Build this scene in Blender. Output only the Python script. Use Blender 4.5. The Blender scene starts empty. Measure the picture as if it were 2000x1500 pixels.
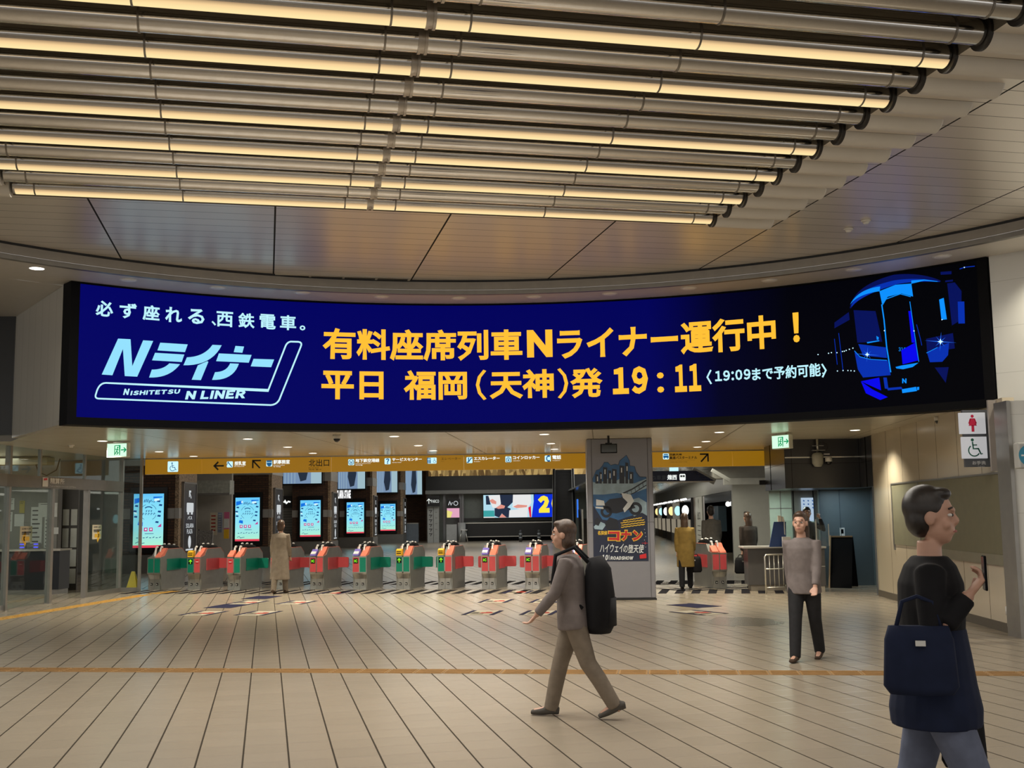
import bpy, bmesh, math, random
from mathutils import Vector as V, Matrix as M
random.seed(7)
S = bpy.context.scene
COL = S.collection
PI = math.pi
sin, cos, atan2, sqrt, rad = math.sin, math.cos, math.atan2, math.sqrt, math.radians

# ---------------------------------------------------------------- camera
FPX, EYE = 2200.0, 1.6                      # focal length in pixels of the 2000 px wide frame, eye height
PITCH, ROLL = math.atan(257 / FPX), 0.0144
fwd = V((0, cos(PITCH), sin(PITCH)))
r0 = V((1, 0, 0)); u0 = r0.cross(fwd)
rgt = r0 * cos(ROLL) - u0 * sin(ROLL)
upv = u0 * cos(ROLL) + r0 * sin(ROLL)
CAM = V((0, 0, EYE))
cd = bpy.data.cameras.new('camera'); cam = bpy.data.objects.new('camera', cd); COL.objects.link(cam)
cd.sensor_width = 36; cd.lens = 36 * FPX / 2000; cd.clip_start = 0.05; cd.clip_end = 400
mw = M.Identity(4)
for i in range(3):
    mw[i][0], mw[i][1], mw[i][2], mw[i][3] = rgt[i], upv[i], -fwd[i], CAM[i]
cam.matrix_world = mw
S.camera = cam

def ray(px, py): return fwd * FPX + rgt * (px - 1000) - upv * (py - 750)
def zp(px, py, z):                          # the point of a level plane seen at a pixel of the photograph
    d = ray(px, py); return CAM + d * ((z - EYE) / d.z)
def yp(px, py, y):                          # the point of an upright plane across the view
    d = ray(px, py); return CAM + d * (y / d.y)
def hz(px, py, y): return yp(px, py, y).z
def xx(px, y, py=1000): return yp(px, py, y).x

# ---------------------------------------------------------------- world, exposure, added hall lamps
w = bpy.data.worlds.new('world'); S.world = w; w.use_nodes = True
w.node_tree.nodes['Background'].inputs[0].default_value = (1.0, 0.96, 0.91, 1)
w.node_tree.nodes['Background'].inputs[1].default_value = 0.85
S.view_settings.view_transform = 'Standard'; S.view_settings.look = 'None'
S.view_settings.exposure = 0.0; S.view_settings.gamma = 1.0
S.view_settings.use_curve_mapping = False
S.cycles.use_denoising = True
S.cycles.max_bounces = 8; S.cycles.transparent_max_bounces = 12
S.cycles.sample_clamp_indirect = 6.0
S.cycles.caustics_reflective = False; S.cycles.caustics_refractive = False

def area_lamp(name, loc, sx, sy, power, col=(1, .9, .78), rot=(0, 0, 0)):
    d = bpy.data.lights.new(name, 'AREA'); d.shape = 'RECTANGLE'; d.size = sx; d.size_y = sy
    d.energy = power; d.color = col
    o = bpy.data.objects.new(name, d); COL.objects.link(o); o.location = loc; o.rotation_euler = rot
    return o
# unseen area lamps added to light the near floor and halls past the gates
area_lamp('concourse_fill_light', (0.5, 0.5, 5.1), 9, 5, 120, (1, .93, .84))
area_lamp('shopping_hall_fill', (-3.0, 34, 4.9), 6, 6, 270, (1, .92, .8))
area_lamp('shopping_hall_fill', (-2.5, 48, 4.9), 6, 8, 340, (1, .92, .8))
area_lamp('shopping_hall_fill', (-2, 64, 4.9), 7, 8, 400, (.95, .95, .9))
area_lamp('arcade_fill_light', (5.5, 33, 2.95), 1.5, 5, 90, (1, .95, .8))
area_lamp('arcade_fill_light', (6.0, 52, 2.95), 2, 14, 170, (1, .95, .82))

# ---------------------------------------------------------------- materials
MATS = {}
def nodes_of(m):
    m.use_nodes = True; nt = m.node_tree
    return nt, nt.nodes['Principled BSDF']
def mat(name, col, rough=.5, metal=0., emi=None, es=1., var=.06, scale=6., spec=.5, coat=0.):
    if name in MATS: return MATS[name]
    m = bpy.data.materials.new(name); nt, b = nodes_of(m)
    b.inputs['Roughness'].default_value = rough; b.inputs['Metallic'].default_value = metal
    b.inputs['Specular IOR Level'].default_value = spec
    if coat: b.inputs['Coat Weight'].default_value = coat; b.inputs['Coat Roughness'].default_value = rough * .8
    if emi:
        b.inputs['Base Color'].default_value = (*[c * .3 for c in col], 1)
        b.inputs['Emission Color'].default_value = (*emi, 1); b.inputs['Emission Strength'].default_value = es
    else:
        n = nt.nodes.new('ShaderNodeTexNoise'); n.inputs['Scale'].default_value = scale; n.inputs['Detail'].default_value = 3
        tc = nt.nodes.new('ShaderNodeTexCoord'); nt.links.new(tc.outputs['Object'], n.inputs['Vector'])
        r = nt.nodes.new('ShaderNodeValToRGB')
        r.color_ramp.elements[0].position = .3; r.color_ramp.elements[1].position = .7
        r.color_ramp.elements[0].color = (*[c * (1 - var) for c in col], 1)
        r.color_ramp.elements[1].color = (*[min(1, c * (1 + var)) for c in col], 1)
        nt.links.new(n.outputs['Fac'], r.inputs[0]); nt.links.new(r.outputs[0], b.inputs['Base Color'])
    MATS[name] = m
    return m
def lit(name, col, es=1.): return mat(name, (.0, .0, .0), .6, 0, col, es, spec=.03)

def mth(nt, op, a, b=None, c=None):
    n = nt.nodes.new('ShaderNodeMath'); n.operation = op
    for i, v in enumerate((a, b, c)):
        if v is None: continue
        if isinstance(v, (int, float)): n.inputs[i].default_value = v
        else: nt.links.new(v, n.inputs[i])
    return n.outputs[0]
def mixc(nt, f, a, b):
    n = nt.nodes.new('ShaderNodeMix'); n.data_type = 'RGBA'
    for sock, v in ((n.inputs[0], f), (n.inputs[6], a), (n.inputs[7], b)):
        if isinstance(v, (int, float)): sock.default_value = v
        elif isinstance(v, tuple): sock.default_value = (*v, 1)
        else: nt.links.new(v, sock)
    return n.outputs[2]
def line_mask(nt, coord, period, phase, width):
    """1 on thin lines every PERIOD metres along COORD, else 0."""
    t = mth(nt, 'ADD', coord, -phase + width / 2); t = mth(nt, 'DIVIDE', t, period); t = mth(nt, 'FRACT', t)
    return mth(nt, 'LESS_THAN', t, width / period)
def grid_mat(name, base, line, angle, pa, wa, oa, pb, wb, ob, fa=1., fb=1., rough=.3, var=.1, axes='XY', coat=0., metal=0., noise=.05, spec=.5, bump=0):
    """A surface cut by two families of joints: a runs across the second (rotated) axis, b across the first."""
    m = bpy.data.materials.new(name); nt, b = nodes_of(m)
    tc = nt.nodes.new('ShaderNodeTexCoord'); mp = nt.nodes.new('ShaderNodeMapping')
    mp.inputs['Rotation'].default_value = (0, 0, angle); nt.links.new(tc.outputs['Object'], mp.inputs[0])
    sp = nt.nodes.new('ShaderNodeSeparateXYZ'); nt.links.new(mp.outputs[0], sp.inputs[0])
    bx, ax = sp.outputs[axes[0]], sp.outputs[axes[1]]
    wn = nt.nodes.new('ShaderNodeTexWhiteNoise'); wn.noise_dimensions = '2D'
    cx = nt.nodes.new('ShaderNodeCombineXYZ')
    fb_ = mth(nt, 'FLOOR', mth(nt, 'DIVIDE', mth(nt, 'ADD', bx, -ob), pb)); fa_ = mth(nt, 'FLOOR', mth(nt, 'DIVIDE', mth(nt, 'ADD', ax, -oa), pa))
    nt.links.new(fb_, cx.inputs[0]); nt.links.new(fa_, cx.inputs[1]); nt.links.new(cx.outputs[0], wn.inputs['Vector'])
    no = nt.nodes.new('ShaderNodeTexNoise'); no.inputs['Scale'].default_value = 3.; no.inputs['Detail'].default_value = 6
    nt.links.new(tc.outputs['Object'], no.inputs['Vector'])
    fac = mth(nt, 'ADD', mth(nt, 'MULTIPLY', wn.outputs['Value'], 1 - noise * 4), mth(nt, 'MULTIPLY', no.outputs['Fac'], noise * 4))
    c = mixc(nt, fac, tuple(v * (1 - var) for v in base), tuple(v * (1 + var) for v in base))
    la = mth(nt, 'MULTIPLY', line_mask(nt, ax, pa, oa, wa), fa)
    lb = mth(nt, 'MULTIPLY', line_mask(nt, bx, pb, ob, wb), fb)
    l = mth(nt, 'MAXIMUM', la, lb)
    c = mixc(nt, l, c, line)
    nt.links.new(c, b.inputs['Base Color'])
    rr = mth(nt, 'ADD', mth(nt, 'MULTIPLY', no.outputs['Fac'], rough * .04), rough * .98)
    nt.links.new(mth(nt, 'ADD', rr, mth(nt, 'MULTIPLY', l, .4)), b.inputs['Roughness'])
    b.inputs['Metallic'].default_value = metal; nt.links.new(mth(nt, 'MULTIPLY', mth(nt, 'SUBTRACT', 1.0, l), spec), b.inputs['Specular IOR Level'])
    if coat: nt.links.new(mth(nt, 'MULTIPLY', mth(nt, 'SUBTRACT', 1.0, l), coat), b.inputs['Coat Weight']); b.inputs['Coat Roughness'].default_value = rough * .8
    if bump:
        bp = nt.nodes.new('ShaderNodeBump'); bp.inputs['Strength'].default_value = .5; bp.inputs['Distance'].default_value = bump; bp.invert = True
        nt.links.new(l, bp.inputs['Height']); nt.links.new(bp.outputs[0], b.inputs['Normal'])
    return m
def brick_mat(name, c1, c2, mortar, sx=1.0):
    m = bpy.data.materials.new(name); nt, b = nodes_of(m)
    tc = nt.nodes.new('ShaderNodeTexCoord'); sp = nt.nodes.new('ShaderNodeSeparateXYZ'); cb = nt.nodes.new('ShaderNodeCombineXYZ')
    nt.links.new(tc.outputs['Object'], sp.inputs[0])
    nt.links.new(mth(nt, 'ADD', sp.outputs['X'], sp.outputs['Y']), cb.inputs[0]); nt.links.new(sp.outputs['Z'], cb.inputs[1])
    t = nt.nodes.new('ShaderNodeTexBrick'); nt.links.new(cb.outputs[0], t.inputs['Vector'])
    t.inputs['Scale'].default_value = 1; t.inputs['Brick Width'].default_value = .26 * sx; t.inputs['Row Height'].default_value = .085 * sx
    t.inputs['Mortar Size'].default_value = .012; t.inputs['Color1'].default_value = (*c1, 1); t.inputs['Color2'].default_value = (*c2, 1); t.inputs['Mortar'].default_value = (*mortar, 1)
    nt.links.new(t.outputs['Color'], b.inputs['Base Color']); b.inputs['Roughness'].default_value = .8
    bp = nt.nodes.new('ShaderNodeBump'); bp.inputs['Strength'].default_value = .4; bp.inputs['Distance'].default_value = .01; bp.invert = True
    nt.links.new(t.outputs['Fac'], bp.inputs['Height']); nt.links.new(bp.outputs[0], b.inputs['Normal'])
    return m
def glass_mat(name, tint=(.85, .95, .93), alpha=.14, rough=.02):
    m = bpy.data.materials.new(name); m.use_nodes = True; nt = m.node_tree; nt.nodes.clear()
    o = nt.nodes.new('ShaderNodeOutputMaterial'); mx = nt.nodes.new('ShaderNodeMixShader'); t = nt.nodes.new('ShaderNodeBsdfTransparent'); g = nt.nodes.new('ShaderNodeBsdfGlossy')
    f = nt.nodes.new('ShaderNodeLayerWeight'); f.inputs[0].default_value = .5
    t.inputs[0].default_value = (*tint, 1); g.inputs['Roughness'].default_value = rough
    nt.links.new(mth(nt, 'ADD', mth(nt, 'MULTIPLY', mth(nt, 'POWER', f.outputs['Facing'], 5.0), .8), alpha * .4), mx.inputs[0])
    nt.links.new(t.outputs[0], mx.inputs[1]); nt.links.new(g.outputs[0], mx.inputs[2]); nt.links.new(mx.outputs[0], o.inputs[0])
    return m

# ---------------------------------------------------------------- mesh building
class MB:
    def __init__(s): s.v = []; s.f = []; s.sm = set(); s.uv = None
    def add(s, vs, fs, smooth=False):
        n = len(s.v); s.v += [V(p) for p in vs]
        for f in fs:
            if smooth: s.sm.add(len(s.f))
            s.f.append(tuple(i + n for i in f))
        return s
    def box(s, x0, x1, y0, y1, z0, z1):
        return s.add([(x, y, z) for x in (x0, x1) for y in (y0, y1) for z in (z0, z1)],
                     [(0, 1, 3, 2), (4, 6, 7, 5), (0, 4, 5, 1), (2, 3, 7, 6), (0, 2, 6, 4), (1, 5, 7, 3)])
    def cbox(s, c, sx, sy, sz): return s.box(c[0] - sx / 2, c[0] + sx / 2, c[1] - sy / 2, c[1] + sy / 2, c[2] - sz / 2, c[2] + sz / 2)
    def bar(s, p, q, w, h, up=V((0, 0, 1))):
        """A square-section bar from p to q: w across, h along up."""
        p, q = V(p), V(q); d = (q - p).normalized(); a = d.cross(up)
        if a.length < 1e-6: a = d.cross(V((0, 1, 0)))
        a.normalize(); b = a.cross(d)
        c = [a * w / 2 + b * h / 2, -a * w / 2 + b * h / 2, -a * w / 2 - b * h / 2, a * w / 2 - b * h / 2]
        return s.add([p + k for k in c] + [q + k for k in c], [(3, 2, 1, 0), (4, 5, 6, 7)] + [(i, (i + 1) % 4, 4 + (i + 1) % 4, 4 + i) for i in range(4)])
    def ext(s, pts, vec):
        """A flat outline pushed along vec into a solid."""
        n = len(pts); vec = V(vec); pts = [V(p) for p in pts]
        nor = V((0, 0, 0))
        for i in range(n): nor += pts[i].cross(pts[(i + 1) % n])
        if nor.dot(vec) > 0: pts = pts[::-1]
        return s.add(pts + [p + vec for p in pts], [tuple(range(n)), tuple(range(2 * n - 1, n - 1, -1))] + [(i, n + i, n + (i + 1) % n, (i + 1) % n) for i in range(n)])
    def cyl(s, p, q, r, n=16, r2=None, cap=True):
        return s.tube([p, q], [r, r if r2 is None else r2], n, cap)
    def tube(s, path, r, n=10, cap=True, flat=None):
        path = [V(p) for p in path]; rs = r if isinstance(r, (list, tuple)) else [r] * len(path)
        vs = []; fs = []; prev = None
        for i, p in enumerate(path):
            d = (path[min(i + 1, len(path) - 1)] - path[max(i - 1, 0)]).normalized()
            if prev is None:
                a = d.cross(V((0, 0, 1)))
                if a.length < .3: a = d.cross(V((0, 1, 0)))
            else: a = prev - d * prev.dot(d)
            a.normalize(); b = d.cross(a); prev = a
            ra, rb = rs[i] if isinstance(rs[i], (tuple, list)) else (rs[i], rs[i])
            vs += [p + a * ra * cos(2 * PI * k / n) + b * rb * sin(2 * PI * k / n) for k in range(n)]
        for i in range(len(path) - 1):
            fs += [(i * n + k, (i + 1) * n + k, (i + 1) * n + (k + 1) % n, i * n + (k + 1) % n)[::-1] for k in range(n)]
        s.add(vs, fs, True)
        if cap:
            b0 = len(s.v) - len(vs)
            s.f.append(tuple(b0 + k for k in range(n))[::-1]); s.f.append(tuple(b0 + (len(path) - 1) * n + k for k in range(n)))
        return s
    def sph(s, c, rx, ry=None, rz=None, n=16, m=10, t0=0., t1=1.):
        ry = rx if ry is None else ry; rz = rx if rz is None else rz; c = V(c)
        vs = []; fs = []
        for i in range(m + 1):
            t = PI * (t0 + (t1 - t0) * i / m)
            for k in range(n): vs.append(c + V((rx * sin(t) * cos(2 * PI * k / n), ry * sin(t) * sin(2 * PI * k / n), rz * cos(t))))
        for i in range(m):
            fs += [(i * n + k, (i + 1) * n + k, (i + 1) * n + (k + 1) % n, i * n + (k + 1) % n) for k in range(n)]
        return s.add(vs, fs, True)
    def disc(s, c, r, n=24, axis='z', r1=0.):
        c = V(c)
        def P(q, a):
            return c + {'z': V((q * cos(a), q * sin(a), 0)), 'y': V((q * cos(a), 0, q * sin(a))), 'x': V((0, q * cos(a), q * sin(a)))}[axis]
        if r1 <= 0: return s.add([P(r, 2 * PI * k / n) for k in range(n)], [tuple(range(n))])
        return s.add([P(r, 2 * PI * k / n) for k in range(n)] + [P(r1, 2 * PI * k / n) for k in range(n)], [(k, (k + 1) % n, n + (k + 1) % n, n + k) for k in range(n)])
    def quad(s, a, b, c, d): return s.add([a, b, c, d], [(0, 1, 2, 3)])
    def mesh(s, name, inv=None):
        me = bpy.data.meshes.new(name); vs = [inv @ v for v in s.v] if inv is not None else s.v
        me.from_pydata([tuple(v) for v in vs], [], s.f)
        for i in s.sm: me.polygons[i].use_smooth = True
        if s.uv:
            l = me.uv_layers.new(name='UVMap')
            for lp in me.loops: l.data[lp.index].uv = s.uv[lp.vertex_index]
        me.update()
        return me

def tag(o, label=None, cat=None, group=None, kind=None):
    for k, v in (('label', label), ('category', cat), ('group', group), ('kind', kind)):
        if v: o[k] = v
    return o
def thing(name, label, cat, loc=(0, 0, 0), rz=0., group=None):
    o = bpy.data.objects.new(name, None); COL.objects.link(o); o.empty_display_size = .2
    o.location = loc; o.rotation_euler = (0, 0, rz)
    return tag(o, label, cat, group)
def world_of(o):
    m = M.Identity(4)
    while o is not None:
        m = M.LocRotScale(o.location, o.rotation_euler, o.scale) @ m; o = o.parent
    return m
def obj(name, mb, m, parent=None, world=False, bevel=0., label=None):
    """One mesh object; with world=True the points are given in the place's own coordinates."""
    me = mb.mesh(name, world_of(parent).inverted() if (world and parent is not None) else None) if isinstance(mb, MB) else mb
    if m is not None: me.materials.clear(); me.materials.append(m)
    o = bpy.data.objects.new(name, me); COL.objects.link(o); o.parent = parent
    if bevel:
        b = o.modifiers.new('edge', 'BEVEL'); b.width = bevel; b.segments = 2; b.limit_method = 'ANGLE'
    if label: o['label'] = label
    return o
def one(name, mb, m, label, cat, group=None, bevel=0.):
    """A thing that is a single mesh, its origin at the middle of its base."""
    lo = V([min(v[i] for v in mb.v) for i in range(3)]); hi = V([max(v[i] for v in mb.v) for i in range(3)])
    c = V(((lo.x + hi.x) / 2, (lo.y + hi.y) / 2, lo.z)); mb.v = [v - c for v in mb.v]
    o = obj(name, mb, m, None, False, bevel); o.location = c
    return tag(o, label, cat, group)
def struct(name, mb, m, bevel=0.):
    return tag(obj(name, mb, m, None, False, bevel), kind='structure')
def dup(root, loc=None, rz=None, label=None, group=None):
    r = root.copy(); COL.objects.link(r)
    if loc is not None: r.location = loc
    if rz is not None: r.rotation_euler = (0, 0, rz)
    if label: r['label'] = label
    if group: r['group'] = group
    for ch in list(root.children):
        c = ch.copy(); COL.objects.link(c); c.parent = r
        for g in list(ch.children):
            d = g.copy(); COL.objects.link(d); d.parent = c
    return r
ORD = 'first second third fourth fifth sixth seventh eighth ninth tenth eleventh twelfth thirteenth fourteenth fifteenth sixteenth seventeenth eighteenth nineteenth twentieth'.split()

# ---------------------------------------------------------------- lettering
_GL = {}
def glyphs(s, bold=0., spacing=1., res=2):
    """Outline lettering in em units: (points, faces). bold widens every stroke by that much on each side."""
    k = (s, bold, spacing)
    if k in _GL: return _GL[k]
    c = bpy.data.curves.new('t', 'FONT'); c.body = s; c.resolution_u = res; c.space_character = spacing
    o = bpy.data.objects.new('t', c); COL.objects.link(o)
    me = bpy.data.meshes.new_from_object(o.evaluated_get(bpy.context.evaluated_depsgraph_get()))
    bpy.data.objects.remove(o); bpy.data.curves.remove(c)
    bm = bmesh.new(); bm.from_mesh(me); bpy.data.meshes.remove(me)
    bmesh.ops.remove_doubles(bm, verts=bm.verts, dist=1e-5)
    for f in bm.faces:
        if f.normal.z < 0: f.normal_flip()
    pts = [(v.co.x, v.co.y) for v in bm.verts]; bm.verts.index_update()
    fs = [tuple(v.index for v in f.verts) for f in bm.faces]
    if bold:
        nor = {}; edges = []
        for e in bm.edges:
            if len(e.link_faces) != 1: continue
            f = e.link_faces[0]
            for l in f.loops:
                if l.edge == e: a, b = l.vert, l.link_loop_next.vert
            d = (b.co - a.co)
            if d.length < 1e-7: continue
            d.normalize(); n = (d.y, -d.x); edges.append((a.index, b.index))
            for q in (a.index, b.index): nor.setdefault(q, []).append(n)
        off = {}
        for q, ns in nor.items():
            nx, ny = sum(n[0] for n in ns), sum(n[1] for n in ns); L = math.hypot(nx, ny)
            if L < 1e-4: nx, ny = ns[0]; L = 1
            nx, ny = nx / L, ny / L
            ca = max(.55, min(nx * n[0] + ny * n[1] for n in ns))
            off[q] = len(pts); pts.append((pts[q][0] + nx * bold / ca, pts[q][1] + ny * bold / ca))
        fs += [(a, off[a], off[b], b) for a, b in edges]
    bm.free()
    _GL[k] = (pts, fs)
    return _GL[k]
def letter(mb, s, fn, box, bold=.0, shear=0., spacing=1., fit='box', res=2, gap=.11):
    """Write s into box=(u0,v0,u1,v1); fn(u,v) places a point. fit 'h' keeps the proportions (left aligned), 'c' centres.
    Latin letters and digits are taken from the wide set and packed closely."""
    if all(ord(c) < 127 for c in s):
        pts, fs, x = [], [], 0.
        for c in s:
            if c == ' ': x += .28; continue
            p, f = glyphs(chr(ord(c) + 0xFEE0), bold, 1., res) if c != 'I' else ([(-bold, -bold), (.085 + bold, -bold), (.085 + bold, .733 + bold), (-bold, .733 + bold)], [(0, 1, 2, 3)]); q0 = min(a[0] for a in p); n = len(pts)
            pts += [(a[0] - q0 + x, a[1]) for a in p]; fs += [tuple(i + n for i in t) for t in f]; x = max(a[0] for a in pts) + gap * spacing
    else: pts, fs = glyphs(s, bold, spacing, res)
    x0, x1 = min(p[0] for p in pts), max(p[0] for p in pts); y0, y1 = min(p[1] for p in pts), max(p[1] for p in pts)
    u0, v0, u1, v1 = box; sy = (v1 - v0) / (y1 - y0)
    sx = (u1 - u0) / (x1 - x0) if fit == 'box' else sy
    if fit == 'c': u0 = (u0 + u1) / 2 - (x1 - x0) * sx / 2
    return mb.add([fn(u0 + (p[0] - x0) * sx + shear * (p[1] - y0) * sy, v0 + (p[1] - y0) * sy) for p in pts], fs)
def upright(y, x0=0., z0=0., k=1.): return lambda u, v: V((x0 + u * k, y, z0 + v))
def rrect(u0, v0, u1, v1, r, n=4):
    out = []
    for cx, cy, a in ((u1 - r, v1 - r, 0), (u0 + r, v1 - r, 90), (u0 + r, v0 + r, 180), (u1 - r, v0 + r, 270)):
        out += [(cx + r * cos(rad(a + 90 * i / n)), cy + r * sin(rad(a + 90 * i / n))) for i in range(n + 1)]
    return out
def shape(mb, fn, pts): return mb.add([fn(*p) for p in pts], [tuple(range(len(pts)))])
def stroke(mb, fn, pts, w, closed=False):
    """A line of even width through 2-D points."""
    n = len(pts); L = []; R = []
    for i in range(n):
        a = pts[(i - 1) % n] if (closed or i > 0) else pts[i]; b = pts[(i + 1) % n] if (closed or i < n - 1) else pts[i]
        dx, dy = b[0] - a[0], b[1] - a[1]; l = math.hypot(dx, dy) or 1; nx, ny = -dy / l * w / 2, dx / l * w / 2
        if 0 < i < n - 1 or closed:
            d1 = (pts[i][0] - a[0], pts[i][1] - a[1]); l1 = math.hypot(*d1) or 1
            ca = abs((d1[0] * dx + d1[1] * dy) / (l1 * l)); k = 1 / max(.5, ca); nx *= k; ny *= k
        L.append(fn(pts[i][0] + nx, pts[i][1] + ny)); R.append(fn(pts[i][0] - nx, pts[i][1] - ny))
    m = n if closed else n - 1
    return mb.add(L + R, [(i, (i + 1) % n, n + (i + 1) % n, n + i) for i in range(m)])
def arc(cx, cy, r, a0, a1, n=12, ry=None): return [(cx + r * cos(rad(a0 + (a1 - a0) * i / n)), cy + (ry or r) * sin(rad(a0 + (a1 - a0) * i / n))) for i in range(n + 1)]

def wheelchair(mb, fn, cx, cy, s, mirror=1):
    """The international access sign, s tall."""
    def g(u, v): return fn(cx + mirror * u * s, cy + v * s)
    shape(mb, g, arc(-.1, .42, .085, 0, 360, 14)[:-1])
    stroke(mb, g, [(-.1, .32), (-.07, -.06), (.2, -.06), (.33, -.36), (.42, -.32)], .075)
    stroke(mb, g, [(-.09, .14), (.14, .14)], .06)
    stroke(mb, g, arc(-.03, -.16, .3, 125, 330, 18), .065)
def arrow(mb, fn, cx, cy, s, ang, w=.16):
    c, d = cos(rad(ang)), sin(rad(ang))
    def g(u, v): return fn(cx + (u * c - v * d) * s, cy + (u * d + v * c) * s)
    stroke(mb, g, [(-.5, 0), (.42, 0)], w)
    stroke(mb, g, [(.08, .42), (.5, 0), (.08, -.42)], w * 1.05)
# ---------------------------------------------------------------- the setting: floor and ceilings
TG = rad(12.3)                                    # the floor grid's turn against the view
Bd, Ad = V((cos(TG), sin(TG), 0)), V((-sin(TG), cos(TG), 0))
def ab(a, b, z): return Ad * a + Bd * b + V((0, 0, z))
C0, RS = V((-.25, 8.7, 0)), 9.22                  # axis and radius of the curved screen
ZB, ZT = 2.955, 5.0
ZS = 3.03                                # underside and top of the screen block
def cy(s, z, dr=0.): return C0 + V((sin(s / RS) * (RS - dr), cos(s / RS) * (RS - dr), z))
def cpx(px, py):
    d = ray(px, py); o = CAM - C0
    a = d.x * d.x + d.y * d.y; b = 2 * (o.x * d.x + o.y * d.y); c = o.x * o.x + o.y * o.y - RS * RS
    p = CAM + d * ((-b + sqrt(b * b - 4 * a * c)) / (2 * a)) - C0
    return RS * atan2(p.x, p.y), p.z

p0, p1 = zp(472.5, 1500, 0), zp(500, 1490, 0)
floor_m = grid_mat('floor_tiles', (.30, .255, .195), (.03, .024, .018), -TG, .302, .006, p1.dot(Ad), .302, .0125, p0.dot(Bd), fa=.4, fb=.95, rough=.27, var=.04, coat=.1, noise=.03)
struct('floor', MB().box(-20, 16, -12, 96, -.3, 0), floor_m)

ceil_m = grid_mat('ceiling_planks', (.74, .69, .62), (.04, .038, .035), -TG, .302, .011, 13.1, 2.06, .022, .06, fa=.75, rough=.30, var=.03, spec=.8, metal=.3, noise=.04)
ring_m = mat('ring_paint', (.62, .58, .52), .38, var=.02)
soffit_m = grid_mat('soffit_planks', (.62, .57, .46), (.18, .16, .13), .077, .3, .012, .1, 2.5, .02, -.12, fa=.35, rough=.26, var=.03, spec=.7, coat=.25)
dark_m = mat('shadow_gap', (.012, .012, .013), .6)
deck_m = mat('recess_deck', (.20, .175, .135), .7)
steel_m = mat('brushed_steel', (.55, .54, .5), .32, .9, var=.05, scale=20)
post_m = mat('frame_metal', (.30, .29, .27), .35, .7)

A0, A1, BL, BR = 5.0, 13.02, -2.78, 5.36          # the recess that holds the tubes
mb = MB()
def disc_poly():
    pts = []
    for i in range(61):
        t = rad(-90 + 180 * i / 60); pts.append(C0 + V((sin(t) * 8.3, cos(t) * 8.3, 0)))
    pts += [V((8.05, -12, 0)), V((-8.55, -12, 0))]
    return pts
bm = bmesh.new()                                   # main ceiling: the disc with the recess cut out
outer = disc_poly(); inner = [ab(A0, BL, 0), ab(A0, BR, 0), ab(A1, BR, 0), ab(A1, BL, 0)]
ov = [bm.verts.new((p.x, p.y, 5.2)) for p in outer]; iv = [bm.verts.new((p.x, p.y, 5.2)) for p in inner]
es = [bm.edges.new((ov[i], ov[(i + 1) % len(ov)])) for i in range(len(ov))] + [bm.edges.new((iv[i], iv[(i + 1) % 4])) for i in range(4)]
bmesh.ops.triangle_fill(bm, use_beauty=True, edges=es)
mb = MB(); bm.verts.index_update(); mb.add([v.co for v in bm.verts], [tuple(v.index for v in f.verts) for f in bm.faces]); bm.free()
for a, b in zip(outer, outer[1:] + outer[:1]): mb.quad(V((a.x, a.y, 5.2)), V((b.x, b.y, 5.2)), V((b.x, b.y, 5.34)), V((a.x, a.y, 5.34)))
struct('ceiling', mb, ceil_m)
mb = MB()
for a, b in zip(inner, inner[1:] + inner[:1]): mb.quad(V((a.x, a.y, 5.2)), V((b.x, b.y, 5.2)), V((b.x, b.y, 5.56)), V((a.x, a.y, 5.56)))
mb.add([V((p.x, p.y, 5.56)) for p in inner], [(0, 1, 2, 3)])
for k in range(17):                                # shallow ribs of the deck
    mb.ext([ab(5.2 + k * .4508 + .2, BL, 5.56), ab(5.2 + k * .4508 + .26, BL, 5.56), ab(5.2 + k * .4508 + .26, BR, 5.56), ab(5.2 + k * .4508 + .2, BR, 5.56)], (0, 0, -.05))
struct('ceiling_recess', mb, deck_m)

def annulus(mb, ra, rb, z, t0, t1, n=60, za=None):
    vs = []
    for i in range(n + 1):
        t = rad(t0 + (t1 - t0) * i / n)
        vs += [C0 + V((sin(t) * ra, cos(t) * ra, z if za is None else za)), C0 + V((sin(t) * rb, cos(t) * rb, z))]
    return mb.add(vs, [(2 * i, 2 * i + 1, 2 * i + 3, 2 * i + 2) for i in range(n)])
mb = MB(); annulus(mb, 8.36, 9.6, 5.0, -90, 90)
for i in range(40):                                # the low ceiling spreads beyond the ring on the left and the right
    t0, t1 = rad(-90 + 66 * i / 40), rad(-90 + 66 * (i + 1) / 40)
    f = lambda t, r: C0 + V((sin(t) * r, cos(t) * r, 5.0))
    mb.quad(f(t0, 9.6), f(t0, 16), f(t1, 16), f(t1, 9.6)); mb.quad(f(-t0, 9.6), f(-t1, 9.6), f(-t1, 16), f(-t0, 16))
mb.quad(V((8.1, -12, 5)), V((16, -12, 5)), V((16, 8.7, 5)), V((8.1, 8.7, 5))); mb.quad(V((-16, -12, 5)), V((-8.6, -12, 5)), V((-8.6, 8.7, 5)), V((-16, 8.7, 5)))
struct('ceiling_ring', mb, ring_m)
mb = MB()
annulus(mb, 8.33, 8.41, 4.985, -90, 90); annulus(mb, 8.33, 8.33, 4.985, -90, 90, za=5.05); annulus(mb, 8.41, 8.41, 4.985, -90, 90, za=5.05)
annulus(mb, 8.33, 8.41, 5.05, -90, 90)
struct('trim_1', mb, mat('ring_edge', (.22, .21, .19), .4, .4))
mb = MB(); annulus(mb, 8.325, 8.325, 5.05, -90, 90, za=5.172); struct('trim_2', mb, mat('ring_face', (.30, .28, .25), .4))
mb = MB(); annulus(mb, 8.327, 8.327, 5.17, -90, 90, za=5.26); struct('trim_15', mb, dark_m)

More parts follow.
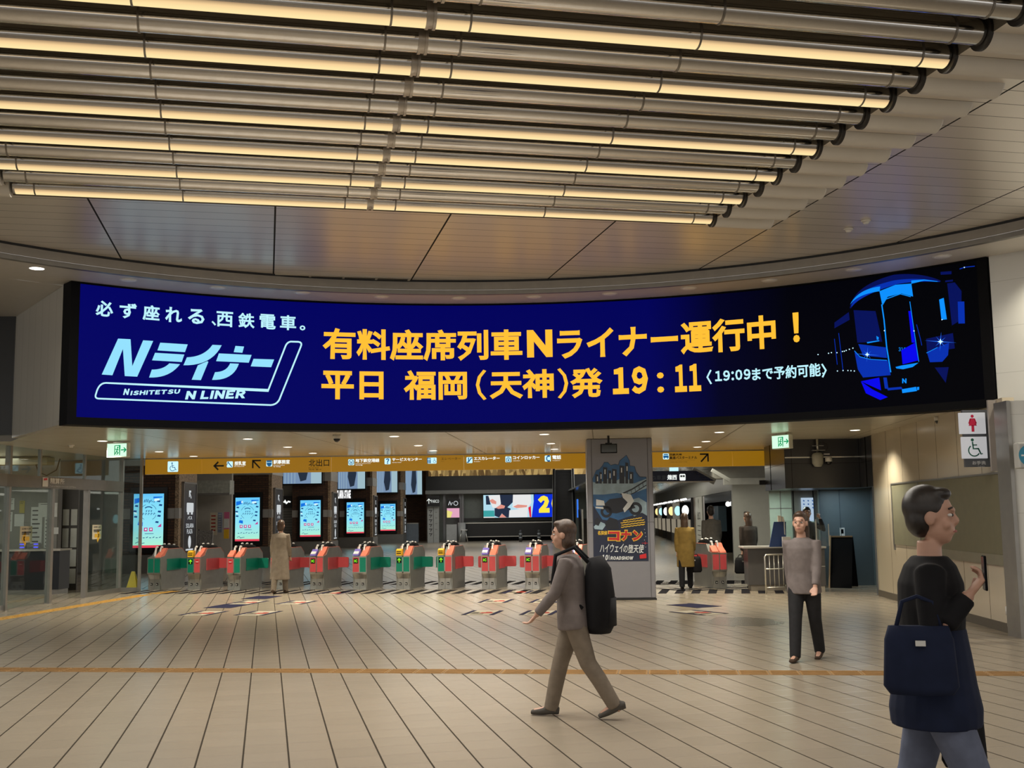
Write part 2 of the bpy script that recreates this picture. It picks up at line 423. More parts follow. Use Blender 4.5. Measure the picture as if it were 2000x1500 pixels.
# soffit over the gates, from under the screen back to the guide signs
mb = MB(); pts = []
for i in range(41):
    s = -6.52 + 14.05 * i / 40; pts.append(cy(s, ZS, -.3))
lc = zp(22, 862, ZS); lt = zp(32, 618, ZT)
poly = pts + [V((9, 15.2, ZS)), V((9, 26.4, ZS)), V((-16, 26.4, ZS)), V((-16, lc.y, ZS)), V((lc.x, lc.y, ZS))]
bm = bmesh.new(); vs = [bm.verts.new(p) for p in poly]; es = [bm.edges.new((vs[i], vs[(i + 1) % len(vs)])) for i in range(len(vs))]
bmesh.ops.triangle_fill(bm, use_beauty=True, edges=es); bm.verts.index_update()
mb.add([v.co for v in bm.verts], [tuple(v.index for v in f.verts) for f in bm.faces]); bm.free()
struct('ceiling_soffit', mb, soffit_m)

# ---------------------------------------------------------------- the walls around the screen
white_m = mat('white_panel', (.60, .585, .55), .4, var=.02)
endwall_m = grid_mat('end_panels', (.52, .50, .45), (.3, .29, .26), 0, 9, .004, 0, .42, .006, .1, fa=0, rough=.35, var=.02, axes='XZ')
def wallp(name, p, q, z0, z1, m, t=.12, kind=True, side=1):
    """An upright slab from p to q, its own X along the wall, its face on the p-q line."""
    p, q = V(p), V(q); L = math.hypot(q.x - p.x, q.y - p.y)
    o = obj(name, MB().box(0, L, 0, t * side, z0, z1), m); o.location = (p.x, p.y, 0); o.rotation_euler = (0, 0, atan2(q.y - p.y, q.x - p.x))
    if kind: o['kind'] = 'structure'
    return o
le = cy(-6.53, 0, 0)
wallp('wall_left', (lt.x, lt.y, 0), (le.x, le.y, 0), ZS - .05, ZT - .002, endwall_m)
wallp('wall_left_fascia', (-16, lt.y - .6, 0), (lt.x - .01, lt.y, 0), ZS, ZT, mat('dark_fascia', (.02, .022, .024), .3))
re_ = cy(7.56, 0, 0); rq = zp(2000, 489.5, ZT); dr_ = (rq - V((re_.x, re_.y, ZT))); dr_.z = 0; rf = re_ + dr_.normalized() * 3.0
wallp('wall_right_upper', (re_.x, re_.y, 0), (rf.x, rf.y, 0), ZB - .02, ZT, grid_mat('white_wall', (.60, .60, .57), (.45, .45, .43), 0, .62, .006, .3, 1.6, .006, 1.2, rough=.35, var=.015, axes='XZ'))
col_p = zp(2001, 1247, 0)
wallp('wall_right_column', (col_p.x, col_p.y, 0), (col_p.x + 3, col_p.y - .55, 0), 0, ZB, MATS.get('white_wall') or bpy.data.materials['white_wall'], t=.4)
struct('trim_3', MB().box(col_p.x - .05, col_p.x - .005, col_p.y - .03, col_p.y + .35, 0, ZB), post_m)

# ---------------------------------------------------------------- curved LED screen
scr = thing('led_screen', 'giant curved blue LED screen over the ticket gates with yellow and pale blue writing', 'screen', cy(.5, ZB))
def fr(s0, s1, z0, z1, d0, d1, n=60):
    mb = MB(); vs = []
    for i in range(n + 1):
        s = s0 + (s1 - s0) * i / n; vs += [cy(s, z0, d0), cy(s, z1, d0), cy(s, z1, d1), cy(s, z0, d1)]
    fs = [(3, 2, 1, 0), tuple(4 * n + k for k in range(4))]
    for i in range(n):
        for k in range(4): fs.append((4 * i + k, 4 * i + (k + 1) % 4, 4 * i + 4 + (k + 1) % 4, 4 * i + 4 + k))
    return mb.add(vs, fs)
blk = mat('screen_bezel', (.004, .004, .005), .55, spec=.06)
SL, SR, DB, DT = -6.40, 7.40, 3.065, 4.975
fm = fr(-6.53, 7.54, ZB, DB, .035, -.28)
for m2 in (fr(-6.53, 7.54, DT, ZT - .004, .035, -.28), fr(-6.53, SL, DB, DT, .035, -.28, 4), fr(SR, 7.54, DB, DT, .035, -.28, 4), fr(SL, SR, DB, DT, -.02, -.28)):
    fm.add(m2.v, m2.f)
obj('bezel', fm, blk, scr, True)
mb = MB(); n = 90; mb.uv = []
vs = []
for i in range(n + 1):
    s = SL + (SR - SL) * i / n
    for z in (DB, DT): vs.append(cy(s, z)); mb.uv.append(((s - SL) / (SR - SL), 0 if z == DB else 1))
mb.add(vs, [(2 * i, 2 * i + 2, 2 * i + 3, 2 * i + 1) for i in range(n)])
m = bpy.data.materials.new('screen_picture'); nt, b = nodes_of(m)
uvn = nt.nodes.new('ShaderNodeUVMap'); sp = nt.nodes.new('ShaderNodeSeparateXYZ'); nt.links.new(uvn.outputs[0], sp.inputs[0])
cr = nt.nodes.new('ShaderNodeValToRGB'); nt.links.new(sp.outputs[0], cr.inputs[0])
e = cr.color_ramp.elements; e[0].position = .0; e[0].color = (.0012, .0015, .125, 1); e[1].position = 1.; e[1].color = (.0008, .0009, .0018, 1)
for pos, c in ((.40, (.0008, .001, .110, 1)), (.64, (.0008, .0012, .100, 1)), (.72, (.0006, .0008, .016, 1)), (.80, (.0006, .0007, .003, 1))):
    k = e.new(pos); k.color = c
nt.links.new(cr.outputs[0], b.inputs['Emission Color']); b.inputs['Emission Strength'].default_value = 1.0
b.inputs['Base Color'].default_value = (0, 0, 0, 1); b.inputs['Roughness'].default_value = .6; b.inputs['Specular IOR Level'].default_value = .03
obj('display', mb, m, scr, True)
YEL = lit('screen_yellow', (1.0, .50, .035), 1.08); CYA = lit('screen_cyan', (.30, .76, 1.0), 1.0); PAL = lit('screen_pale', (.52, .90, 1.0), 1.0)
DR = .006
F1 = lambda u, v: cy(u, v, DR)
def seg(mb, s, u0, v0, u1, v1, bold=.03, **k): letter(mb, s, F1, (u0, v0, u1, v1), bold, **k)
mb = MB()
seg(mb, '有料座席列車', -2.76, 4.075, .425, 4.585); seg(mb, 'N', .50, 4.115, .91, 4.56, .05); seg(mb, 'ライナー運行中', .985, 4.06, 4.43, 4.585); seg(mb, '!', 4.69, 4.12, 4.79, 4.575, .035)
obj('departure_lettering', mb, YEL, scr, True); mb = MB()
seg(mb, '平日', -2.775, 3.45, -1.80, 3.90); seg(mb, '福岡', -1.48, 3.45, -.47, 3.925); seg(mb, '(', -.33, 3.44, -.16, 3.93, .01)
seg(mb, '天神', -.11, 3.455, .92, 3.925); seg(mb, ')', .98, 3.44, 1.15, 3.93, .01); seg(mb, '発', 1.18, 3.44, 1.70, 3.92)
seg(mb, '19', 1.86, 3.475, 2.42, 3.915, .05); seg(mb, ':', 2.56, 3.48, 2.67, 3.80, .03); seg(mb, '11', 2.84, 3.475, 3.25, 3.905, .05)
obj('departure_lettering', mb, YEL, scr, True)
mb = MB()
for ch, c in zip('必ず座れる', (-6.04, -5.70, -5.365, -5.035, -4.70)): letter(mb, ch, F1, (c - .125, 4.535, c + .125, 4.765), .028)
letter(mb, '、', F1, (-4.47, 4.53, -4.40, 4.60), .02)
for ch, c in zip('西鉄電車', (-4.27, -3.94, -3.615, -3.30)): letter(mb, ch, F1, (c - .125, 4.52, c + .125, 4.755), .022)
letter(mb, '。', F1, (-3.12, 4.525, -3.03, 4.605), .02)
obj('slogan_lettering', mb, PAL, scr, True); mb = MB()
seg(mb, '〈', 3.335, 3.57, 3.42, 3.80, .03); seg(mb, '19:09', 3.47, 3.61, 4.02, 3.775, .035); seg(mb, 'まで予約可能', 4.04, 3.585, 5.08, 3.785, .026); seg(mb, '〉', 5.09, 3.56, 5.17, 3.77, .03)
obj('booking_note', mb, PAL, scr, True)
LG = lambda x, y: cpx(180 + x * .21, 640 + y * .21)     # points measured on the logo
F2 = lambda u, v: cy(*LG(u, v), DR)
def qb(p, c, q, n=10): return [((1 - t) ** 2 * p[0] + 2 * t * (1 - t) * c[0] + t * t * q[0], (1 - t) ** 2 * p[1] + 2 * t * (1 - t) * c[1] + t * t * q[1]) for t in [i / n for i in range(n + 1)]]
mb = MB()
def ribbon(a, b):                                   # strip between two curves of equal count
    mb.add([F2(*p) for p in a] + [F2(*p) for p in b], [(i, i + 1, len(a) + i + 1, len(a) + i) for i in range(len(a) - 1)])
for pg in ([(240, 102), (356, 108), (302, 450), (285, 198), (187, 443), (88, 436)], [(240, 102), (356, 108), (372, 358), (418, 456), (302, 450), (285, 198)][1:5],
           [(372, 358), (473, 118), (567, 124), (418, 456)], [(632, 140), (888, 156), (862, 228), (606, 212)], [(584, 234), (856, 250), (832, 320), (556, 304)],
           [(1070, 312), (1080, 318), (1010, 488), (925, 484), (982, 350)], [(1332, 170), (1412, 176), (1396, 234), (1316, 228)], [(1178, 240), (1482, 254), (1456, 326), (1152, 312)],
           [(1500, 290), (1692, 296), (1664, 368), (1474, 360)]):
    if pg[0] == (240, 102): pg = [(240, 102), (356, 108), (285, 198), (187, 443), (88, 436)]
    elif pg[0] == (356, 108): pg = [(356, 108), (372, 358), (418, 456), (302, 450), (285, 198)]
    shape(mb, F2, pg)
ribbon(qb((716, 332), (660, 392), (554, 390)), qb((816, 340), (720, 470), (528, 464)))
ribbon(qb((1118, 160), (1040, 272), (880, 276)), qb((1204, 164), (1110, 356), (848, 350)))
ribbon(qb((1282, 332), (1250, 412), (1142, 414)), qb((1364, 336), (1310, 492), (1114, 486)))
obj('logo_letters', mb, CYA, scr, True)
mb = MB()
pl = [(1636, 584), (128, 514)] + qb((128, 514), (70, 514), (44, 584), 5)[1:] + qb((30, 630), (26, 658), (58, 660), 4) + [(1660, 720)] + qb((1660, 720), (1730, 716), (1752, 640), 6)[1:] + qb((1940, 176), (1958, 136), (1916, 132), 4) + qb((1846, 130), (1810, 136), (1796, 176), 5)
stroke(mb, F2, pl, 15, True)
letter(mb, 'N', lambda u, v: F2(u, -v), (286, -626, 334, -568), .06, shear=.25)
letter(mb, 'ISHITETSU', lambda u, v: F2(u, -v - (u - 350) * .035), (352, -630, 810, -588), .06, shear=.25)
letter(mb, 'N LINER', lambda u, v: F2(u, -v - (u - 860) * .02), (862, -668, 1420, -590), .06, shear=.25)
obj('logo_outline', mb, PAL, scr, True)
# the train in the picture: layered flat patches of light
TR = lambda x, y: cpx(1630 + x * .18669, 520 + y * .18667)
def layer(k): return lambda u, v: cy(*TR(u, v), DR + .002 * k)
B1, B2, B3, B4, B5 = lit('train_glow_deep', (.002, .006, .10), 1), lit('train_glow_mid', (.002, .03, .42), 1), lit('train_glow_bright', (.004, .28, 1.), 1), lit('train_blue', (.002, .002, .85), 1), lit('train_spark', (.55, .85, 1.), 1.3)
BK = lit('train_black', (.0008, .0009, .003), 1)
mb = MB()
F = layer(0)
stp = lambda a, b: mb.add([F(*p) for p in a] + [F(*p) for p in b], [(i, i + 1, len(a) + i + 1, len(a) + i) for i in range(len(a) - 1)])
stp(qb((160, 440), (200, 200), (620, 90), 14), qb((175, 440), (260, 300), (640, 170), 14)); stp(qb((620, 90), (900, 60), (1110, 150), 10), qb((640, 170), (900, 130), (1110, 165), 10))
shape(mb, F, [(1180, 180), (1260, 170), (1330, 260), (1330, 560), (1230, 620)]); shape(mb, F, [(1050, 1060), (1196, 1056), (1165, 1220)])
shape(mb, F, [(0, 590), (150, 480), (160, 560), (0, 650)]); shape(mb, F, [(1110, 60), (1225, 52), (1225, 84), (1112, 90)]); shape(mb, F, [(1160, 150), (1240, 140), (1240, 160), (1160, 168)])
shape(mb, F, [(200, 460), (430, 470), (500, 790), (240, 800)]); shape(mb, F, [(960, 760), (1240, 700), (1260, 860), (970, 905)])
obj('train_shadow_panels', mb, B1, scr, True)
mb = MB(); F = layer(1)
stp(qb((175, 420), (230, 240), (620, 150), 14), qb((180, 425), (280, 300), (650, 190), 14)); stp(qb((620, 150), (860, 112), (1100, 160), 10), qb((650, 190), (860, 150), (1100, 165), 10))
shape(mb, F, [(210, 890), (260, 940), (380, 975), (556, 985), (590, 1140), (300, 1165), (245, 1080)])
shape(mb, F, [(970, 905), (1080, 850), (1200, 800), (1190, 930), (1130, 1000), (1000, 1005)]); shape(mb, F, [(1292, 372), (1350, 372), (1362, 598), (1306, 598)])
shape(mb, F, [(250, 815), (540, 850), (550, 960), (300, 935)]); shape(mb, F, [(512, 1165), (548, 1165), (566, 1285), (528, 1280)]); shape(mb, F, [(550, 1275), (700, 1262), (715, 1285), (560, 1300)])
stroke(mb, F, [(1310, 30), (1362, 12), (1470, 0)], 8); stroke(mb, F, [(1295, 372), (1352, 372), (1362, 598), (1306, 598)], 8, True)
stroke(mb, F, [(860, 610), (900, 760), (915, 830)], 7); stroke(mb, F, [(45, 700), (90, 1090)], 6); stroke(mb, F, [(0, 760), (30, 1030)], 6)
obj('train_body_panels', mb, B2, scr, True)
mb = MB(); F = layer(2)
shape(mb, F, [(278, 1205), (470, 1165), (490, 1300), (400, 1260)]); shape(mb, F, [(278, 1205), (400, 1290), (560, 1370), (480, 1400), (330, 1330)])
shape(mb, F, [(700, 880), (845, 800), (880, 985), (715, 1028)]); shape(mb, F, [(775, 470), (800, 470), (845, 800), (810, 800)])
obj('train_door_panels', mb, B4, scr, True)
mb = MB(); F = layer(2)
stp(qb((165, 400), (250, 240), (480, 212), 12), qb((185, 378), (270, 290), (475, 262), 12))
shape(mb, F, [(472, 262), (640, 195), (806, 182), (824, 318), (700, 285), (560, 320), (500, 400)]); stp([(806, 150), (940, 140), (1080, 158)], [(806, 184), (940, 152), (1080, 164)])
shape(mb, F, [(1097, 350), (1145, 332), (1178, 556), (1122, 562)]); shape(mb, F, [(640, 1055), (700, 1040), (880, 1010), (820, 1055), (720, 1078), (650, 1070)])
shape(mb, F, [(706, 1288), (856, 1262), (864, 1306), (712, 1328)]); shape(mb, F, [(864, 1265), (888, 1262), (888, 1292), (866, 1298)])
shape(mb, F, [(340, 795), (470, 775), (470, 785), (345, 808)]); shape(mb, F, [(440, 730), (465, 745), (462, 770), (444, 770)])
stroke(mb, F, [(496, 400), (520, 560), (548, 850), (590, 1110)], 13); stroke(mb, F, [(790, 370), (835, 680), (884, 1000)], 7)
stroke(mb, F, [(505, 405), (540, 345), (690, 290), (800, 320)], 8); stroke(mb, F, [(210, 885), (270, 950), (380, 975), (550, 985)], 6); stroke(mb, F, [(965, 908), (1080, 850)], 6)
letter(mb, 'N', lambda u, v: F(u, -v), (710, -1225, 755, -1175), .05); letter(mb, '3101', lambda u, v: F(u, -v), (672, -890, 775, -850), .01)
obj('train_bright_edges', mb, B3, scr, True)
F = layer(3); rays_m = lit('train_rays', (.02, .16, .9), 1)
for cx, cy_, r in ((345, 925, 26), (1112, 790, 32)):
    mb = MB()
    for k in range(8):
        a = rad(45 * k + 4); L = r * (5.2 if k % 4 == 0 else 3.2 if k % 2 == 0 else 2.2); q = r * .16
        shape(mb, F, [(cx - sin(a) * q, cy_ + cos(a) * q), (cx + cos(a) * L, cy_ + sin(a) * L), (cx + sin(a) * q, cy_ - cos(a) * q)])
    obj('headlight_rays', mb, rays_m, scr, True)
mb = MB(); F = layer(4)
for cx, cy_, r in ((345, 925, 26), (1112, 790, 32)):
    shape(mb, F, [p for k in range(4) for p in ((cx + r * cos(rad(90 * k)), cy_ + r * sin(rad(90 * k))), (cx + r * .4 * cos(rad(90 * k + 45)), cy_ + r * .4 * sin(rad(90 * k + 45))))])
for x, y in ((195, 858), (158, 870), (125, 882), (105, 890), (85, 893), (28, 906), (-30, 905), (-60, 912), (-170, 925), (210, 1097), (175, 1094), (143, 1092), (92, 1092), (33, 1097), (-120, 1120), (1128, 560), (525, 675), (835, 678), (1362, 14)):
    shape(mb, F, arc(x, y, 6.5, 0, 360, 8)[:-1])
obj('train_light_points', mb, B5, scr, True)

# ---------------------------------------------------------------- mirrored ceiling tubes
chrome = mat('tube_chrome', (.74, .73, .71), .10, 1., var=.03, scale=40)
ringm = mat('tube_band', (.28, .26, .23), .4, .8); collar_m = mat('tube_coupling', (.52, .48, .43), .35, .7); sleeve_m = mat('sleeve_white', (.66, .63, .57), .45, var=.015)
strip_m = lit('amber_strip', (1.0, .72, .33), 1.0)
nt, b_ = nodes_of(strip_m); tc = nt.nodes.new('ShaderNodeTexCoord'); sp = nt.nodes.new('ShaderNodeSeparateXYZ'); nt.links.new(tc.outputs['Object'], sp.inputs[0])
cr = nt.nodes.new('ShaderNodeValToRGB'); nt.links.new(mth(nt, 'DIVIDE', mth(nt, 'ADD', sp.outputs['Z'], .1025), .036), cr.inputs[0])   # the diffuser is brightest along its lowest line
e = cr.color_ramp.elements; e[0].position = 0; e[0].color = (1.0, .80, .40, 1); e[1].position = 1; e[1].color = (.42, .28, .15, 1); k = e.new(.45); k.color = (.95, .66, .33, 1)
nt.links.new(cr.outputs[0], b_.inputs['Emission Color']); endm = mat('sleeve_collar', (.02, .017, .014), .5)
LIT = {0: 1, 2: 1, 4: 1, 6: 1, 9: 1, 11: 1}
ZC, RT = 5.25, .1
def along(mb, b0, b1, r, n=20, a0=0., a1=360., cap=True):
    """A (part of a) tube along local X; angles measured from straight down towards the viewer's side."""
    full = abs(a1 - a0) >= 360; vs = []; k = n if full else n + 1
    for b in (b0, b1):
        for i in range(k):
            t = rad(a0 + (a1 - a0) * i / n); vs.append(V((b, -sin(t) * r, -cos(t) * r)))
    fs = [(i, (i + 1) % k, k + (i + 1) % k, k + i) for i in range(k if full else n)]
    mb.add(vs, fs, True)
    if full and cap: mb.add(vs[:k], [tuple(range(k))[::-1]]); mb.add(vs[k:], [tuple(range(k))])
    return mb
TL, TRR = -2.72, 5.33
pipe_me = along(MB(), TL, TRR, RT, 32).mesh('pipe')
seg_me = along(MB(), TL + .02, TRR - .01, RT + .0025, 14, -50, 50).mesh('light_strip')
dim_me = None
hood = MB()
for i in range(2): pass
slv = MB(); n = 28
along(slv, TRR + .03, 6.1, .14, n)
slv.v = slv.v[:]; slv.sph((6.1, 0, 0), .05, .14, .14, 20, 10)
slv_me = slv.mesh('sleeve')
slv2 = MB(); along(slv2, -3.5, TL - .03, .14, n); slv2_me = slv2.mesh('sleeve')
colr = MB(); along(colr, TRR + .005, TRR + .035, .141, n); colr_me = colr.mesh('end_collar')
def ring_at(b, r=RT + .007, w=.016):
    mb = MB(); along(mb, b - w / 2, b + w / 2, r, 24); mb.box(b - .008, b + .008, -.006, .006, r - .01, .31)
    return mb.mesh('clamp_ring')
ring_mes = [ring_at(b) for b in (5.08, 3.2, 1.42, .84, -.95, -2.5)]
cpl = MB()
for d in (-.026, .026): along(cpl, 1.13 + d - .011, 1.13 + d + .011, RT + .014, 24)
along(cpl, 1.11, 1.15, RT + .004, 24); cpl_me = cpl.mesh('coupling')
for me_, m_ in ((pipe_me, chrome), (seg_me, strip_m), (slv_me, sleeve_m), (slv2_me, sleeve_m), (colr_me, endm), (cpl_me, collar_m), *[(q, ringm) for q in ring_mes]): me_.materials.append(m_)
for k in range(16):
    a = 12.765 - .4508 * k
    where = 'nearest the curved screen' if k == 0 else '%s in order from the curved screen' % ORD[k]
    t = thing('ceiling_tube', ('amber-lit chrome ceiling tube, ' if k in LIT else 'unlit chrome ceiling tube, ') + where, 'tube', ab(a, 0, ZC), TG, 'mirrored tubes under the ceiling')
    obj('pipe', pipe_me, None, t)
    if k in LIT:
        obj('light_strip', seg_me, None, t, label='glowing amber strip')
        d = bpy.data.lights.new('strip_light', 'AREA'); d.shape = 'RECTANGLE'; d.size = 7.9; d.size_y = .1; d.energy = 118; d.color = (1, .94, .84)
        o = bpy.data.objects.new('strip_light', d); COL.objects.link(o); o.parent = t; o.location = ((TL + TRR) / 2, 0, -RT - .02)
    obj('sleeve', slv_me, None, t, label='white sleeve'); obj('sleeve', slv2_me, None, t); obj('end_collar', colr_me, None, t); obj('coupling', cpl_me, None, t)
    for q in ring_mes: obj('clamp_ring', q, None, t)
# ---------------------------------------------------------------- lamps of the ceilings
trim_w = mat('lamp_trim', (.72, .70, .66), .4); glow = lit('lamp_glow', (1.0, .93, .80), 7.0); unlit_m = mat('lamp_lens', (.80, .78, .75), .3, var=.02)
def downlight(p, r, label, group, on, power=0):
    t = thing('downlight', label, 'downlight', p, 0, group)
    mb = MB(); mb.disc((0, 0, -.006), r * 1.18, 28, 'z', r); mb.v = [V((v.x, v.y, v.z)) for v in mb.v]
    along_r = MB(); along_r.tube([(0, 0, -.006), (0, 0, .0)], r * 1.18, 28, False); mb.add(along_r.v, along_r.f, True)
    obj('trim_ring', mb, trim_w, t)
    m2 = MB()
    if on: m2.disc((0, 0, -.004), r, 28)
    else: m2.sph((0, 0, -.002), r, r, .022, 24, 8, .5, 1.)
    obj('lens', m2, glow if on else unlit_m, t)
    if on and power:
        d = bpy.data.lights.new('downlight_beam', 'SPOT'); d.energy = power; d.spot_size = rad(125); d.spot_blend = .7; d.shadow_soft_size = r * .8; d.color = (1, .91, .72)
        o = bpy.data.objects.new('downlight_beam', d); COL.objects.link(o); o.parent = t; o.location = (0, 0, -.03)
RING = [(251, 547), (425, 562), (590, 572), (745, 580), (896, 582.5), (1043, 580), (1191, 574), (1345, 563), (1503, 548), (1667, 527), (1840, 501)]
for i, q in enumerate(RING):
    downlight(zp(*q, 5.0), .105, 'unlit round downlight above the curved screen, %s from its left end' % ORD[i], 'unlit downlights above the screen', False)
downlight(zp(72, 524, 5.0), .095, 'bright round downlight in the low ceiling left of the curved screen', None, True, 22)
downlight(zp(2085, 468, 5.0), .095, 'bright round downlight in the low ceiling right of the curved screen', None, True, 260)
SOF = [((200, 861), (484, 857), (770, 852), (1063, 848), (1405, 844), (1670, 840)), ((311, 882), (562, 873), (817, 870), (1076, 866), (1379, 862), (1612, 859)), ((378, 891), (611, 885), (846, 880), (1083, 877), (1362, 873))]
for r_, row in enumerate(SOF):
    for i, q in enumerate(row):
        downlight(zp(q[0], q[1], ZS), .085, 'lit soffit downlight, %s from the left in the %s row behind the screen' % (ORD[i], ('front', 'middle', 'rear')[r_]), 'lit downlights in the soffit', True, 270)
# air vent in the main ceiling
vt = [zp(*q, 5.195) for q in ((541, 526), (801, 540), (793, 563), (535, 550))]
va = (vt[0] + vt[3]) / 2; vb = (vt[1] + vt[2]) / 2; vc = (va + vb) / 2; vL = (vb - va).length; vW = .42
t = thing('air_vent', 'row of four dark grille panels in the ceiling above the screen', 'vent', (vc.x, vc.y, 5.2), TG)
mb = MB(); y0 = -vW / 2; f_ = .035; n4 = 4; cw = (vL - f_ * 5) / 4
mb.box(-vL / 2, vL / 2, y0, y0 + f_, -.012, 0); mb.box(-vL / 2, vL / 2, -y0 - f_, -y0, -.012, 0)
for i in range(5): mb.box(-vL / 2 + i * (cw + f_), -vL / 2 + i * (cw + f_) + f_, y0 + f_, -y0 - f_, -.012, 0)
obj('vent_frame', mb, mat('vent_frame', (.42, .39, .34), .4), t)
for i in range(4):
    mb = MB(); x0 = -vL / 2 + f_ + i * (cw + f_)
    for j in range(9): y = y0 + f_ + .02 + j * (vW - 2 * f_ - .02) / 9; mb.box(x0, x0 + cw, y, y + .022, -.006, -.002)
    mb.box(x0, x0 + cw, y0 + f_, -y0 - f_, -.0015, 0)
    obj('grille', mb, mat('vent_grille', (.09, .085, .07), .5), t)
# smoke heads and cameras on the ceilings
def dome_cam(p, label, r=.075):
    t = thing('dome_camera', label, 'camera', p)
    obj('housing', MB().cyl((0, 0, 0), (0, 0, -.07), r, 20, r * .95), mat('camera_white', (.62, .6, .55), .4), t)
    obj('dome', MB().sph((0, 0, -.07), r * .78, r * .78, r * .8, 18, 8, .5, 1.), mat('camera_dome', (.01, .01, .012), .08), t)
dome_cam(zp(658, 849, ZS), 'white dome camera with black dome under the soffit below the screen')
dome_cam(zp(1833, 813, ZS), 'small dome camera under the soffit by the beige tiled wall', .07)
def detector(p, label, cat='detector'):
    t = thing('smoke_detector', label, cat, p)
    obj('base', MB().cyl((0, 0, 0), (0, 0, -.02), .06, 18), trim_w, t); obj('sensor_head', MB().cyl((0, 0, -.02), (0, 0, -.05), .045, 18, .03), trim_w, t)
detector(zp(139, 869, ZS), 'small white detector on the soffit by the glass office')
detector(zp(1691, 430, 5.2), 'small white detector on the plank ceiling, the right one of two', 'detector'); detector(zp(1657, 446, 5.2), 'small white detector on the plank ceiling, the left one of two', 'detector')
# cluster of speaker and camera on a drop rod
cp = zp(1598, 862, ZS); cp = V((cp.x * .965, cp.y * .965, ZS))
t = thing('paging_speaker', 'grey speaker hung on a drop rod in front of the dark bulkhead', 'speaker', cp)
yy = cp.y; zq = lambda py: hz(1598, py, yy) - ZS
obj('rod', MB().cyl((-.02, 0, 0), (-.02, 0, zq(884)), .025, 12), steel_m, t)
obj('bracket', MB().box(-.12, .1, -.03, .03, zq(870) - .012, zq(870)).box(-.14, .12, -.05, .05, zq(879) - .015, zq(879)), post_m, t)
mb = MB().tube([(-.03, 0, zq(887)), (-.03, -.01, zq(890)), (-.03, -.01, zq(905)), (-.03, 0, zq(911))], [(.1, .09), (.115, .1), (.11, .1), (.07, .06)], 18)
obj('body', mb, mat('speaker_grey', (.36, .36, .31), .5), t)
obj('cable', MB().tube([(-.02, 0, zq(866)), (.1, 0, zq(864)), (.17, 0, zq(868)), (.18, 0, zq(876)), (.12, 0, zq(881)), (.04, 0, zq(882))], .008, 8), dark_m, t)
t2 = thing('turret_camera', 'small white turret camera with dark lens beside the grey hanging speaker', 'camera', (cp.x + .19, yy - .01, ZS + zq(888)))
obj('arm', MB().box(-.1, .02, -.015, .015, -.005, .02), steel_m, t2)
obj('housing', MB().tube([(0, 0, zq(893) - zq(888)), (0, 0, zq(895) - zq(888)), (0, 0, zq(902) - zq(888))], [.055, .07, .07], 18), trim_w, t2)
obj('lens', MB().sph((0, 0, zq(902) - zq(888)), .06, .06, .06, 16, 8, .5, 1.), mat('camera_dome', (.01, .01, .012), .08), t2)

# ---------------------------------------------------------------- exit signs
exit_w = lit('exit_white', (.62, 1.0, .70), 1.15); exit_g = lit('exit_green', (.0, .30, .11), 1.)
def exit_sign(p, rz, label, w=.42, h=.26, flip=1):
    t = thing('exit_sign', label, 'exit sign', p, rz)
    obj('case', MB().box(-w / 2, w / 2, -.05, .05, -h, 0), mat('exit_case', (.6, .62, .55), .4), t, bevel=.008)
    obj('hanger', MB().box(-.1, .1, -.02, .02, 0, .03), steel_m, t)
    mb = MB(); mb.quad((-w / 2 + .015, -.053, -h + .015), (w / 2 - .015, -.053, -h + .015), (w / 2 - .015, -.053, -.015), (-w / 2 + .015, -.053, -.015)); obj('lit_panel', mb, exit_w, t)
    fn = lambda u, v: V((u, -.056, v)); mb = MB()
    stroke(mb, fn, [(-.04, -.22), (-.04, -.05), (.06, -.05), (.06, -.22)], .018)
    shape(mb, fn, arc(.02, -.085, .016, 0, 360, 10)[:-1]); stroke(mb, fn, [(.015, -.1), (-.0, -.15), (.03, -.18), (.0, -.21)], .02); stroke(mb, fn, [(.0, -.15), (-.03, -.2)], .018); stroke(mb, fn, [(-.03, -.115), (.04, -.13)], .014)
    arrow(mb, fn, .135, -.13, .1, 0, .2); obj('pictogram', mb, exit_g, t)
    return t
q = zp(232, 862, ZS); q.z -= .03
exit_sign((q.x, q.y, q.z), -.25, 'lit green exit sign hanging over the glass office, arrow to the right')
q = zp(1527, 846, ZS); q.z -= .03
exit_sign((q.x, q.y, q.z), -.95, 'lit green exit sign hanging by the right end of the yellow sign')

